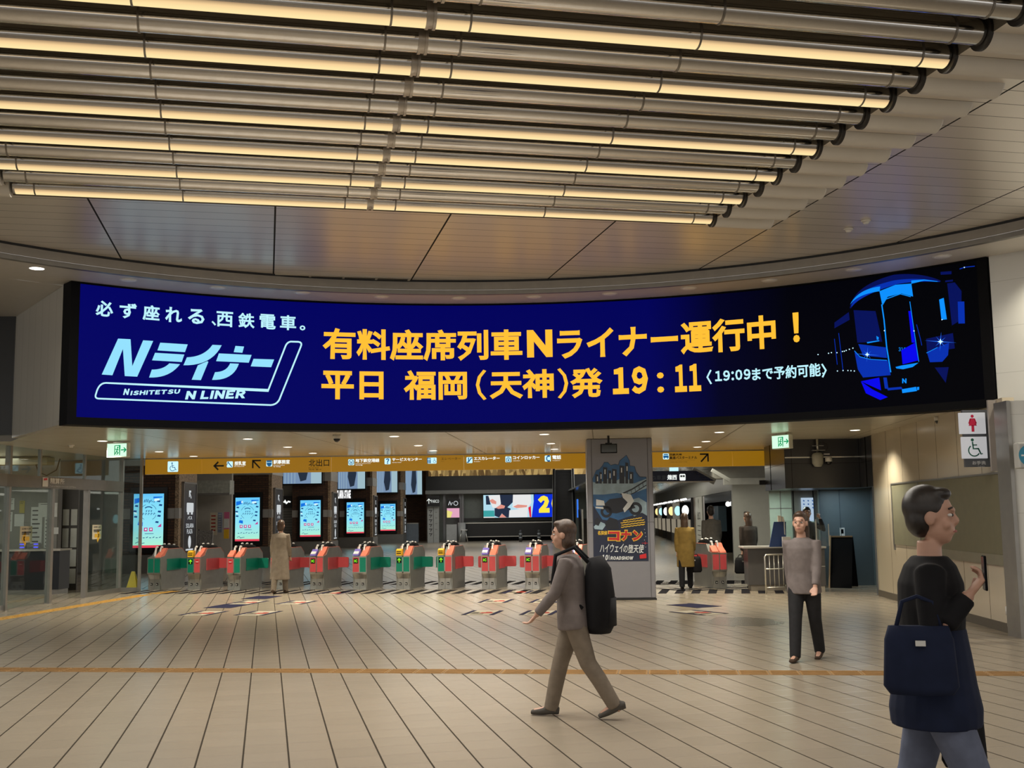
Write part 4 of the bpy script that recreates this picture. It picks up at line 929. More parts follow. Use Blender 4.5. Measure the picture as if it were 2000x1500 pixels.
pshape(mb, 5, [(712, 1330), (795, 1310), (798, 1370), (715, 1376)]); stroke(mb, PF(5), [ZM(740, 1178), ZM(815, 1178)], .008); stroke(mb, PF(5), [ZM(783, 1155), ZM(783, 1200)], .006)
obj('red_lettering', mb, PRD, t)
# black display hanging in front of the pillar head
q = zp(1190, 862, ZS); t = thing('hanging_monitor', 'small black monitor hung from the soffit at the top of the poster pillar', 'monitor', (xx(1189, 20.6, 876), 20.6, ZS))
z0, z1 = hz(1189, 885, 20.6) - ZS, hz(1189, 867, 20.6) - ZS
obj('mount', MB().cyl((0, .03, 0), (0, .03, z1), .02, 10).box(-.06, .06, 0, .06, z1 - .03, z1 + .02), dark_m, t); obj('case', MB().box(-.15, .15, -.03, .03, z0, z1), blk, t, bevel=.006); obj('glass', MB().box(-.135, .135, -.034, -.03, z0 + .015, z1 - .015), mat('monitor_glass', (.05, .055, .05), .15), t)

# ---------------------------------------------------------------- right-hand wall, doors and display board
def RW(y, z=0.): return V((6.85 - .0714 * (21.52 - y), y, z))
tile_m = grid_mat('beige_panels', (.52, .45, .34), (.05, .04, .03), 0, 9, .004, -1, 1.0, .014, .06, fa=0, rough=.22, var=.03, axes='XZ', coat=.3)
wr = wallp('wall_right', RW(21.52), RW(14.55), 0.02, ZS, tile_m, t=.15)
bo = obj('baseboard_right', MB().box(0, 6.98, -.012, .0, 0, .12), mat('base_brown', (.10, .085, .065), .5)); bo.location = RW(21.52); bo.rotation_euler = wr.rotation_euler; bo['kind'] = 'structure'
rzR = wr.rotation_euler[2]
def RWL(y, z, d=0.):                               # local X on the right wall for a depth y
    return V(((21.52 - y) * sqrt(1 + .0714 ** 2), -d, z))
t = thing('display_board', 'wide olive-brown blank display board framed on the beige tiled wall', 'board', RW(21.52), rzR)
xa, xb, xc = RWL(20.15, 0).x, RWL(18.5, 0).x, RWL(14.62, 0).x
obl = mat('board_olive', (.155, .14, .085), .45, var=.05, spec=.25)
obj('panel', MB().box(xb, xc, -.02, 0, 1.0, 2.05), obl, t); obj('side_panel', MB().box(xa, xb - .02, -.018, 0, 1.0, 2.05), mat('board_olive_pale', (.21, .2, .13), .32), t)
obj('sill', MB().box(xb, xc, -.035, 0, .86, 1.0), mat('board_sill', (.19, .175, .12), .35), t)
obj('frame', MB().box(xa - .03, xc, -.03, 0, 2.05, 2.075).box(xa - .04, xa, -.03, 0, .9, 2.05).box(xb - .02, xb, -.03, 0, 1.0, 2.05), post_m, t)
# toilet signs on a dark blade by the column
zz = lambda px, py, y: hz(px, py, y); TY = 14.9
x0, x1 = xx(1872, TY, 850), xx(1946, TY, 850)
t = thing('toilet_sign', 'dark projecting sign with white plates of a red woman and a green wheelchair', 'sign', ((x0 + x1) / 2, TY, zz(1905, 912, TY)))
zb = zz(1905, 912, TY); L = lambda px, py: (xx(px, TY, py) - (x0 + x1) / 2, zz(px, py, TY) - zb)
a, b = L(1886, 912), L(1946, 800); obj('blade', MB().box(a[0], b[0], 0, .05, 0, b[1]), mat('blade_dark', (.085, .09, .10), .4), t)
pw = mat('plate_white', (.62, .62, .63), .4, emi=(.62, .62, .64), es=.55)
for (u0, v0, u1, v1), k in (((1873, 848, 1922, 806), 'w'), ((1878, 896, 1925, 853), 'c')):
    a, b = L(u0, v0), L(u1, v1); p = obj('plate', MB().box(a[0], b[0], -.03, 0, a[1], b[1]), pw, t, bevel=.004); mb = MB(); fn = lambda u, v: V((u, -.034, v)); cx, cz, h = (a[0] + b[0]) / 2, (a[1] + b[1]) / 2, b[1] - a[1]
    if k == 'w':
        shape(mb, fn, arc(cx, cz + h * .33, h * .075, 0, 360, 14)[:-1]); shape(mb, fn, [(cx - h * .09, cz + h * .23), (cx + h * .09, cz + h * .23), (cx + h * .19, cz - h * .12), (cx - h * .19, cz - h * .12)])
        for s in (-1, 1): stroke(mb, fn, [(cx + s * h * .1, cz + h * .22), (cx + s * h * .18, cz - h * .02)], h * .05); 
        stroke(mb, fn, [(cx, cz - h * .1), (cx, cz - h * .4)], h * .13)
        obj('woman_symbol', mb, mat('symbol_red', (.5, .015, .06), .4), p)
    else: wheelchair(mb, fn, cx, cz, h * .85); obj('wheelchair_symbol', mb, mat('symbol_green', (.01, .09, .06), .4), p)
mb = MB(); a, b = L(1899, 908), L(1925, 900); fn = lambda u, v: V((u, -.004, v)); letter(mb, 'お手洗', fn, (a[0], a[1] + .0, b[0], b[1]), .03); letter(mb, 'Toilets', fn, (a[0] + .07, a[1] - .035, b[0] - .02, a[1] - .012), 0.01); obj('lettering', mb, mat('sign_grey', (.5, .5, .5), .5), t)
t = thing('blade_post', 'brown flat metal panel beside the toilet sign under the white wall', 'panel', (xx(1946, 14.7), 14.75, 2.09)); mb = MB(); mb.box(.0, .20, 0, .04, 0, .93); obj('face', mb, mat('panel_brown', (.30, .27, .25), .4), t); obj('edge', MB().box(.2, .215, -.01, .05, -.05, .94), steel_m, t)
# round blue sign at the picture's right edge
q = yp(1986, 890, 13.9); t = thing('round_sign', 'round blue sign in a grey case at the right edge on the white column', 'sign', (q.x + .07, 13.9, q.z))
obj('case', MB().box(-.07, .2, -.05, .1, -.16, .16), mat('case_grey', (.42, .42, .40), .4), t, bevel=.02); mb = MB(); mb.disc((.06, -.053, 0), .13, 28, 'y'); obj('blue_disc', mb, mat('disc_blue', (.02, .22, .36), .35), t)
mb = MB(); fn = lambda u, v: V((u, -.056, v)); stroke(mb, fn, [(-.04, .0), (.16, .0)], .02); obj('white_bar', mb, g_white, t)
# pipe at the wall foot
t = thing('wall_pipe', 'grey drain pipe elbow running along the foot of the white column', 'pipe', zp(1974, 1236, 0)); o_ = t.location
zc = lambda py: hz(1970, py, o_.y)
mb = MB().tube([(-.03, -.05, zc(1186)), (-.03, -.05, zc(1222)), (-.0, -.07, zc(1228)), (.08, -.14, zc(1232)), (.25, -.3, zc(1236)), (.6, -.6, .07)], .028, 12); obj('pipe', mb, mat('pipe_grey', (.40, .37, .33), .5), t)
obj('valve', MB().cyl((-.03, -.05, zc(1184)), (-.03, -.05, zc(1200)), .04, 12).cyl((-.03, -.05, zc(1181)), (-.03, -.05, zc(1184)), .022, 10), mat('pipe_pale', (.55, .53, .5), .5), t)
for i in range(2): obj('clip', MB().cyl((.05 + .2 * i, -.11 - .17 * i, .0), (.05 + .2 * i, -.11 - .17 * i, .1), .012, 8), dark_m, t)

# ---------------------------------------------------------------- dark bulkhead, blue recess and counter
bulk_m = grid_mat('bulkhead_dark', (.028, .028, .030), (.008, .008, .008), 0, 3, .006, 2.55, 1.35, .008, 5.55, rough=.3, var=.06, axes='XZ')
BY = 22.5; bx0, bx1 = xx(1532, BY, 900), xx(1682, BY, 900); bz = hz(1600, 953, BY)
struct('wall_bulkhead', MB().ext([(bx0, BY, bz), (bx1, BY, bz), (bx1 + .15, 25.6, bz), (xx(1493, 25.2, 900), 25.2, bz)], (0, 0, ZS - bz)), bulk_m)
struct('wall_bulkhead_corner', MB().ext([(bx1, BY, bz), (RW(21.52).x, 21.53, bz), (RW(21.52).x + .3, 21.53, bz), (bx1 + .3, 25, bz)], (0, 0, ZS - bz)), bulk_m)
hl = hz(1600, 893, BY); struct('trim_5', MB().box(bx0 + .01, bx1, BY - .012, BY, hl - .012, hl + .012), mat('trim_bright', (.75, .72, .62), .2, .9))
struct('trim_6', MB().box(bx0 + .05, bx0 + .3, BY + 2.6, BY + 2.61, 2.2, 2.3), dark_m)
teal = mat('recess_teal', (.10, .13, .145), .45, var=.06, scale=2)
t_y = 24.6; tx0, tx1 = xx(1600, t_y), xx(1690, t_y)
struct('wall_recess', MB().box(tx0, 8.2, t_y, t_y + .1, 0, bz + .3), teal)
struct('wall_recess_side', MB().ext([(tx1 + .12, 23.05, 0), (tx1 + .12, 24.6, 0), (tx1 + .3, 24.6, 0), (tx1 + .3, 23.05, 0)], (0, 0, bz)), teal)
mb = MB(); struct('trim_7', MB().box(xx(1600, t_y), xx(1600, t_y) + .03, t_y - .03, t_y, 0, bz + .3).box(xx(1640, t_y), xx(1640, t_y) + .012, t_y - .015, t_y, 0, bz + .3), mat('recess_joint', (.06, .08, .10), .5))
d = bpy.data.lights.new('recess_downlight', 'AREA'); d.size = .5; d.energy = 9; d.color = (.70, .90, 1.0); o = bpy.data.objects.new('recess_downlight', d); COL.objects.link(o); o.location = (xx(1655, 23.9), 23.9, bz - .02)
# door leaf in the angled wall
p_, q_ = V((tx1 + .1, 23.05, 0)), V((RW(21.6).x, 21.6, 0)); dl = (q_ - p_).length; dz = atan2(q_.y - p_.y, q_.x - p_.x)
do = thing('service_door', 'dark grey service door beside the blue recess', 'door', p_, dz)
dm = mat('door_dark', (.060, .066, .072), .35)
obj('leaf', MB().box(.06, dl - .02, -.02, .03, .01, bz), dm, do); obj('frame', MB().box(0, .06, -.03, .05, 0, bz), mat('door_frame', (.02, .02, .022), .4), do)
h_ = obj('handle_plate', MB().box(.14, .19, -.03, -.02, .86, 1.12), steel_m, do); obj('lever', MB().tube([(.165, -.03, .95), (.165, -.07, .95), (.3, -.07, .95)], .011, 8), steel_m, h_)
struct('wall_back_right', MB().box(tx1 + .3, 9, 21.8, 25, 0, ZS), teal)
t = thing('wall_switch', 'small pale wall switch on the blue recess wall', 'switch', (xx(1643, t_y), t_y, hz(1643, 1039, t_y))); obj('plate', MB().box(-.05, .05, -.015, 0, -.09, .09), g_white, t); obj('rocker', MB().box(-.025, .025, -.022, -.015, -.03, .06), blk, t)
# counter with clear screens
cA, cB = zp(1545, 1157, 0), zp(1630, 1160, 0); CW = mat('counter_dark', (.075, .07, .068), .35); cz = .90
t = thing('service_counter', 'dark grey service counter with pale top in front of the blue recess', 'counter', ((cA.x + cB.x) / 2, cA.y, 0), -.06)
W = (cB.x - cA.x) / 2
obj('base', MB().box(-W, W, 0, .65, .12, cz - .04).box(-W - .75, -W, .5, 1.1, .12, cz - .04), CW, t); obj('kick_plate', MB().box(-W + .02, W - .02, .02, .6, 0, .12).box(-W - .7, -W, .55, 1.0, 0, .12), mat('counter_kick', (.33, .29, .23), .5), t)
obj('worktop', MB().box(-W - .05, W + .03, -.05, .7, cz - .04, cz).box(-W - .85, -W - .05, .4, 1.15, cz - .04, cz), mat('counter_top', (.40, .38, .35), .3), t, bevel=.008)
obj('panel_joint', MB().box(.0, .012, -.004, 0, .12, cz - .04).box(.012, W, -.004, 0, .5, .512), steel_m, t)
acr = glass_mat('clear_acrylic', (.93, .97, .96), .12)
t2 = thing('counter_screen', 'clear acrylic screen in a steel frame standing on the service counter', 'screen guard', (t.location.x + .02, cA.y + .1, cz), -.06)
obj('pane', MB().box(-.42, .2, 0, .008, .02, .52), acr, t2)
for x in (-.43, .2): obj('post', MB().box(x, x + .02, -.008, .016, 0, .54), steel_m, t2)
for i in range(2): obj('wing', MB().box(-.43 + .63 * i, -.42 + .63 * i, .01, .4, .02, .5), acr, t2)
t2 = thing('counter_screen', 'smaller clear screen at the right half of the service counter', 'screen guard', (t.location.x + .3, cA.y + .2, cz), -.06); obj('pane', MB().box(-.05, .2, 0, .008, .0, .42), acr, t2); obj('post', MB().box(-.06, -.045, -.008, .016, 0, .44), steel_m, t2); obj('post', MB().box(.2, .215, -.008, .016, 0, .44), steel_m, t2)
q = yp(1522, 1062, 22.9); t2 = thing('counter_sign', 'slanted dark blue board standing on the left end of the counter', 'sign board', (q.x, q.y, cz))
obj('board', MB().ext([(-.2, 0, 0), (.14, 0, 0), (.16, .03, .5), (-.08, .03, .5)], (0, .03, 0)), mat('board_blue', (.01, .035, .13), .4), t2); obj('holder', MB().box(.0, .06, .0, .06, .5, .62).box(.08, .11, .0, .06, .5, .6), mat('holder_pale', (.55, .5, .42), .4), t2)
q = yp(1538, 1055, 22.72); t2 = thing('paper_box', 'small pale box on the counter before the blue board', 'box', (q.x, q.y, cz)); obj('carton', MB().box(-.09, .07, 0, .1, 0, .2), mat('card_pale', (.5, .49, .48), .5), t2); obj('label', MB().box(-.06, .04, -.002, 0, .05, .12), g_white, t2)
# steel queue rail
q = zp(1516, 1157, 0); t2 = thing('steel_rail', 'low steel queue rail with upright bars left of the counter', 'rail', (q.x, q.y - .3, 0), .3)
obj('hoop', MB().tube([(-.3, 0, 0), (-.3, 0, .72), (-.27, 0, .76), (.27, 0, .76), (.3, 0, .72), (.3, 0, 0)], .018, 10), steel_m, t2); obj('mid_rail', MB().cyl((-.3, 0, .48), (.3, 0, .48), .012, 8).cyl((-.3, 0, .12), (.3, 0, .12), .012, 8), steel_m, t2)
for i in range(5): obj('upright', MB().cyl((-.2 + .1 * i, 0, .12), (-.2 + .1 * i, 0, .76), .009, 8), steel_m, t2)
# leaning A-board
q = zp(1640, 1148, 0); t2 = thing('leaning_board', 'black folding board with wooden edge leaning beside the counter', 'A-board', (q.x, q.y - .1, 0), -.5)
obj('front_leaf', MB().ext([(-.22, 0, 0), (.22, 0, 0), (.22, .3, 1.05), (-.22, .3, 1.05)], (0, .025, 0)), blk, t2)
obj('edge', MB().bar((-.24, 0, 0), (-.24, .3, 1.08), .03, .04).bar((-.24, .3, 1.06), (.22, .3, 1.06), .03, .03), mat('wood_edge', (.26, .17, .09), .5), t2); obj('rear_leaf', MB().ext([(-.22, .62, 0), (.22, .62, 0), (.22, .34, 1.05), (-.22, .34, 1.05)], (0, .02, 0)), blk, t2)

# ---------------------------------------------------------------- glass office on the left
gl = glass_mat('office_glass', (.82, .88, .86), .06)
g0, g1, g2 = V((-9.43, 12, 0)), V((-9.43, 20.9, 0)), V((-9.0, 26.0, 0))
def GW(y): return V((-9.43 + max(0, (y - 20.9)) * .0843, y, 0))
gyaw = atan2(26 - 20.9, .43)
t = thing('glass_partition', 'grey framed glass front of the fare office with a wide header', 'glass partition', GW(17), PI / 2)
def gseg(mb, y0, y1, z0, z1, d0=-.03, d1=.03):     # slab on the glass line between two depths
    a, b = GW(y0), GW(y1); mb.ext([a + V((d0, 0, z0)), b + V((d0, 0, z0)), b + V((d1, 0, z0)), a + V((d1, 0, z0))], (0, 0, z1 - z0)); return mb
YQ = [(14.6, 17.4), (17.4, 19.4), (19.4, 21.05), (21.05, 22.55), (22.55, 24.1), (24.1, 25.95)]
hz0, hz1 = 2.27, 2.5
for i, y in enumerate([14.6, 17.4, 19.4, 21.05, 25.95]): obj('post', gseg(MB(), y - .035, y + .035, 0, ZS, -.05, .05), post_m, t, True)
for y in (22.7, 24.25): obj('post', gseg(MB(), y - .05, y + .05, 0, hz0, -.05, .05), post_m, t, True)
for y in (20.2, 22.2, 24.1): obj('upper_mullion', gseg(MB(), y - .025, y + .025, hz1, ZS), post_m, t, True)
obj('header', gseg(MB(), 12, 20.9, hz0, hz1, -.06, .06).add(*(lambda m: (m.v, m.f))(gseg(MB(), 20.9, 25.95, hz0, hz1, -.06, .06))), mat('header_grey', (.17, .155, .13), .3, .3), t, True)
obj('sill_rail', gseg(MB(), 12, 20.9, 0, .1).add(*(lambda m: (m.v, m.f))(gseg(MB(), 24.25, 25.95, 0, .1))), post_m, t, True)
for y0, y1 in ((12, 14.6), (14.6, 17.4), (17.4, 19.4), (19.4, 21.05), (21.05, 22.7), (24.25, 25.95)): obj('pane', gseg(MB(), y0 + .03, y1 - .03, .1 if y0 != 21.05 else .02, hz0, -.004, .004), gl, t, True)
for y0, y1 in ((12, 17.4), (17.4, 20.2), (20.2, 22.2), (22.2, 24.1), (24.1, 25.95)): obj('upper_pane', gseg(MB(), y0 + .03, y1 - .03, hz1, ZS, -.004, .004), gl, t, True)
mb = MB(); fa = lambda u, v: V((GW(u).x + .066, u, v)); 
sy0, sy1 = 21.35, 22.9
pl_ = MB(); shape(pl_, fa, [(22.2, 2.30), (22.42, 2.30), (22.42, 2.48), (22.2, 2.48)]); obj('header_plate', pl_, g_white, t, True)
rd = MB(); shape(rd, lambda u, v: fa(u, v) + V((.003, 0, 0)), [(22.24, 2.42), (22.38, 2.43), (22.38, 2.47), (22.24, 2.46)]); obj('header_mark', rd, no_red, t, True)
letter(mb, '精算所', fa, (22.5, 2.36, 23.1, 2.48), .02); letter(mb, 'Fare Adjustment Office', fa, (22.5, 2.295, 23.6, 2.335), .0); obj('header_lettering', mb, g_white, t, True)
# end return of the office towards the gates
e0 = GW(25.95); t = thing('glass_return', 'glass screen closing the fare office towards the leftmost ticket gate', 'glass partition', (e0.x, e0.y, 0))
ex = xx(283, 26.3) + .02
obj('pane', MB().box(.03, ex - e0.x, .0, .008, .1, ZS), gl, t); obj('post', MB().box(ex - e0.x - .03, ex - e0.x + .03, -.03, .03, 0, ZS), post_m, t); obj('rail', MB().box(0, ex - e0.x, -.02, .02, 0, .1), post_m, t)
# office inside
ow = mat('office_wall', (.34, .32, .28), .6); 
struct('wall_office_back', MB().box(-15.2, -15.0, 12, 28, 0, ZS), ow); struct('wall_office_far', MB().box(-15, -11.6, 27.6, 27.7, 0, ZS), ow)
area_lamp('office_ceiling_light', (-12, 22.5, ZS - .04), 2.5, 4, 120, (1, .95, .85), (0, 0, 0))
OY = 26.6
def oq(px, py): p = yp(px, py, OY); return p
t = thing('office_counter', 'dark navy counter with pale edge inside the glass fare office', 'counter', (xx(60, 25.6), 25.6, 0))
cx0, cx1 = xx(-60, 25.6) - t.location.x, xx(119, 25.6) - t.location.x; ctz = hz(60, 1073, 25.6)
obj('body', MB().box(cx0, cx1, 0, .6, 0.1, ctz - .04), mat('counter_navy', (.008, .010, .016), .35), t); obj('worktop', MB().box(cx0, cx1 + .03, -.04, .64, ctz - .04, ctz), mat('counter_edge', (.42, .4, .36), .4), t); obj('kick_plate', MB().box(cx0, cx1 - .02, .02, .6, 0, .1), post_m, t)
struct('wall_office_front', MB().box(xx(-80, OY), xx(112, OY), OY, OY + .1, 0, ZS), mat('office_panel', (.22, .22, .20), .55))
pap = [mat('paper_white', (.58, .6, .58), .6), mat('paper_cream', (.60, .55, .42), .6), mat('paper_ochre', (.42, .36, .08), .6)]
inkm = mat('notice_ink', (.06, .06, .06), .6)
def notice(px0, py0, px1, py1, y, label, m=None, mark=0, off=.012):
    a, b = yp(px0, py1, y), yp(px1, py0, y); W, H = (b.x - a.x) / 2, b.z - a.z
    t = thing('paper_notice', label, 'notice', ((a.x + b.x) / 2, y, a.z), 0, 'notices in the fare office')
    obj('sheet', MB().box(-W, W, -off, -off + .004, 0, H), m or pap[0], t); mb = MB(); fn = lambda u, v: V((u, -off - .003, v))
    for k in range(mark): v = H * (.9 - .12 * k); stroke(mb, fn, [(-W * .75, v), (W * (.6 - .2 * (k % 3)), v)], H * .035)
    if mb.v: obj('print', mb, inkm, t)
    return t, W, H
notice(14, 973, 29, 996, OY, 'white notice at the upper left of the office window', None, 4); notice(12, 1000, 25, 1038, OY, 'printed notice below the upper left one in the office', None, 6)
notice(38, 978, 49, 1002, OY, 'ochre notice with a dark figure on the office wall', pap[2], 2); notice(28, 1004, 48, 1028, OY, 'plain white sheet under the ochre notice', None, 0)
notice(59, 990, 84, 1062, OY, 'tall printed poster in the middle of the office wall', None, 8); notice(75, 982, 113, 1010, OY, 'wide pale sheet right of the middle of the office', None, 1, .02); notice(86, 1010, 105, 1070, OY, 'tall notice with many printed lines in the office', None, 8, .016); notice(105, 1030, 115, 1043, OY, 'small white card at the right end of the office wall', None, 0, .02)
def door_notice(y, px0, px1, py0, py1, label, dirn):
    t = thing('paper_notice', label, 'notice', (GW(y).x + .008, y, hz(px0, py1, y)), 0, 'notices in the fare office')
    yy0, yy1 = y - .27, y + .27; H = hz(px0, py0, y) - hz(px0, py1, y)
    obj('sheet', MB().ext([(.0, -.27, 0), (.0, .27, 0), (.0, .27, H), (.0, -.27, H)], (.004, 0, 0)), pap[1], t)
    f = lambda u, v: V((.007, u, v)); mb = MB(); letter(mb, 'お知らせ', f, (-.2, H * .78, .2, H * .9), .02); stroke(mb, f, [(-.2, H * .62), (.22, H * .62)], .03); stroke(mb, f, [(-.2, H * .52), (.14, H * .52)], .02); obj('print', mb, inkm, t)
    mb = MB(); arrow(mb, f, 0, H * .24, .28, 180 if dirn < 0 else 0, .28); obj('yellow_arrow', mb, g_yel, t)
door_notice(21.75, 33, 57, 1028, 1060, 'cream notice with yellow arrow to the left on the office glass', -1); door_notice(24.75, 181, 200, 1025, 1053, 'cream notice with yellow arrow to the right on the office glass', 1)
for px, w_ in ((41, 'left'), (68, 'right')):
    q = yp(px, 1071, 25.7); t = thing('ticket_reader', 'small reader with two blue lights on the office counter, the %s one' % w_, 'reader', (q.x, 25.75, ctz), 0)
    obj('case', MB().box(-.07, .07, 0, .1, 0, .14), mat('reader_grey', (.2, .2, .22), .4), t); obj('light', MB().box(-.05, .05, -.004, 0, .03, .055).box(-.05, .05, -.004, 0, .1, .125), lit('reader_blue', (.10, .10, 1.), 1.6), t)
# shelving with white panels behind the open door
sx0, sx1 = xx(121, 27.0), xx(153, 27.0); t = thing('panel_screen', 'dark framed screen with pale panels seen through the office door', 'screen', ((sx0 + sx1) / 2, 27.0, 0)); W = (sx1 - sx0) / 2
obj('frame', MB().box(-W, W, 0, .05, 0, 2.4), mat('screen_brown', (.05, .045, .038), .5), t)
for i in range(2):
    for j, (z0, z1) in enumerate(((.15, .5), (.55, .95), (1.0, 1.45), (1.52, 1.9))): obj('panel', MB().box(-W + .03 + i * W, -.02 + i * W, -.012, 0, z0, z1), mat('panel_pale', (.50, .52, .48), .5), t)
t = thing('air_conditioner', 'beige wall unit high up behind the office glass', 'air conditioner', (xx(40, 24.5), 24.5, hz(40, 908, 24.5))); W = .5
obj('case', MB().box(-.62, .55, 0, .4, 0, .17), mat('unit_beige', (.36, .33, .24), .5), t, bevel=.02); obj('cable', MB().tube([(.3, 0, .0), (.36, -.02, -.16), (.55, -.02, -.24), (.75, 0, -.12), (.82, 0, .12)], .012, 8), dark_m, t)
# ---------------------------------------------------------------- the shopping hall beyond the gates
hall_m = mat('hall_plaster', (.42, .40, .36), .6, var=.04); grey_m = mat('hall_grey', (.20, .195, .185), .5); shut_m = grid_mat('shutter', (.32, .32, .31), (.12, .12, .12), 0, .12, .02, 0, 50, .001, 0, fb=0, rough=.4, axes='XZ')
struct('ceiling_hall', MB().box(-16, 3.2, 26.62, 90, 5.5, 5.6), hall_m)
struct('wall_hall_far', MB().box(-16, 16, 89.8, 90, 0, 5.5), hall_m)
struct('wall_hall_left', MB().ext([(-14.6, 27.8, 0), (-9.2, 90, 0), (-9.4, 90, 0), (-14.8, 27.8, 0)], (0, 0, 5.5)), hall_m)
brick = brick_mat('pillar_brick', (.13, .062, .035), (.075, .038, .025), (.035, .028, .024)); pebble = mat('pebble_side', (.30, .21, .13), .6, var=.75, scale=26); plin = mat('pillar_plinth', (.16, .155, .145), .4); band_m = mat('pillar_band', (.42, .41, .39), .35, .3)
dfr = mat('display_case', (.008, .008, .010), .25)
pic = bpy.data.materials.new('display_picture'); nt, b = nodes_of(pic)
tcn = nt.nodes.new('ShaderNodeTexCoord'); spn = nt.nodes.new('ShaderNodeSeparateXYZ'); nt.links.new(tcn.outputs['Object'], spn.inputs[0])
cr = nt.nodes.new('ShaderNodeValToRGB'); nt.links.new(mth(nt, 'DIVIDE', mth(nt, 'SUBTRACT', spn.outputs['Z'], .78), 1.65), cr.inputs[0])
e = cr.color_ramp.elements; e[0].position = 0; e[0].color = (.42, .90, .62, 1); e[1].position = 1; e[1].color = (.12, .55, .95, 1)
for po, c in ((.18, (.36, .82, .75, 1)), (.42, (.28, .78, .92, 1)), (.8, (.22, .72, .95, 1))): k = e.new(po); k.color = c
nt.links.new(cr.outputs[0], b.inputs['Emission Color']); b.inputs['Emission Strength'].default_value = 1.0; b.inputs['Base Color'].default_value = (.02, .02, .02, 1)
d_nv, d_bl, d_mg, d_rd, d_wh = lit('display_navy', (.01, .06, .22)), lit('display_blue', (.008, .17, .75)), lit('display_magenta', (.55, .03, .24)), lit('display_red', (.8, .06, .1)), lit('display_pale', (.7, .93, .97))
def display_parts(t, x=0., y=0., part=True):
    """A tall poster display; its picture spans 0.93 x 1.65 m from 0.78 m up."""
    c = obj('display_case', MB().box(x - .57, x + .57, y - .1, y, .62, 2.62), dfr, t); fn = lambda k: (lambda u, v: V((x + u, y - .102 - .003 * k, .78 + v)))
    mb = MB(); shape(mb, fn(0), [(-.465, 0), (.465, 0), (.465, 1.65), (-.465, 1.65)]); obj('screen', mb, pic, c)
    mb = MB(); shape(mb, fn(1), [(-.44, 1.34), (-.2, 1.42), (-.2, 1.54), (-.44, 1.5)]); shape(mb, fn(1), [(-.33, .7), (-.17, .66), (-.17, .78), (-.3, .8)]); shape(mb, fn(1), [(-.3, .84), (-.2, .86), (-.24, .88)]); shape(mb, fn(1), [(.14, 1.5), (.42, 1.53), (.42, 1.56), (.14, 1.56)]); obj('blue_picture', mb, d_bl, c)
    mb = MB(); stroke(mb, fn(2), arc(0, 1.08, .25, 20, 70, 8), .012); stroke(mb, fn(2), arc(0, 1.08, .25, 110, 160, 8), .012); stroke(mb, fn(2), arc(0, 1.08, .25, 200, 240, 8), .012); stroke(mb, fn(2), arc(0, 1.08, .25, 300, 340, 8), .012); r_ = random.Random(5)
    stroke(mb, fn(2), arc(0, 1.08, .17, 50, 130, 8), .03)
    for i in range(5): u = -.18 + .085 * i; stroke(mb, fn(2), [(u, 1.0), (u + .02, 1.06), (u + .05, 1.03)], .018)
    for i in range(3): u = -.09 + .075 * i; stroke(mb, fn(2), [(u, 1.12), (u + .04, 1.14), (u + .02, 1.09)], .016)
    for i in range(7): u = -.14 + .05 * i; stroke(mb, fn(2), [(u, 1.36 + r_.uniform(0, .04)), (u + .02, 1.44 + r_.uniform(-.03, .05))], .022)
    for a, b_ in ((-.42, 1.12), (.33, 1.1), (.36, 1.3), (.3, 1.42), (-.4, .95), (.32, .97), (.26, .78), (-.38, 1.28)): shape(mb, fn(2), [(a - .05, b_ - .02), (a + .05, b_ - .035), (a + .06, b_ + .02), (a - .03, b_ + .03)])
    for i in range(8): stroke(mb, fn(2), [(-.36 + .1 * i, .3), (-.3 + .1 * i, .3 + (.03 if i % 2 else .0))], .02)
    stroke(mb, fn(2), [(-.1, .43), (.17, .43)], .016); stroke(mb, fn(2), [(-.39, .14), (-.3, .18), (-.26, .12), (-.1, .15)], .016)
    obj('dark_picture', mb, d_nv, c)
    mb = MB(); [shape(mb, fn(2), [(-.29 + .16 * i, .5), (-.18 + .16 * i, .5), (-.18 + .16 * i, .61), (-.29 + .16 * i, .61)]) for i in range(3)]; shape(mb, fn(2), [(.28, .63), (.4, .63), (.4, .73)]); obj('magenta_squares', mb, d_mg, c)
    mb = MB(); shape(mb, fn(2), [(-.465, 0), (.465, 0), (.465, .075), (-.465, .075)]); obj('red_footer', mb, d_rd, c)
    mb = MB(); [shape(mb, fn(3), [(-.265 + .16 * i, .54), (-.21 + .16 * i, .53), (-.2 + .16 * i, .58), (-.25 + .16 * i, .59)]) for i in range(3)]; shape(mb, fn(3), [(.17, 1.42), (.33, 1.44), (.33, 1.5), (.18, 1.5)]); shape(mb, fn(3), [(-.24, 1.44), (-.18, 1.45), (-.18, 1.53), (-.24, 1.52)]); shape(mb, fn(3), [(-.44, 1.04), (-.34, 1.02), (-.38, 1.07), (-.44, 1.09)]); obj('pale_picture', mb, d_wh, c)
PX = [(292, 35.0, 'nearest'), (484.5, 43.4, 'second'), (607, 51.8, 'third'), (694.5, 61.0, 'fourth'), (758, 70.3, 'farthest')]
first = None
wl = lit('side_sign_white', (.72, .76, .78), .8)
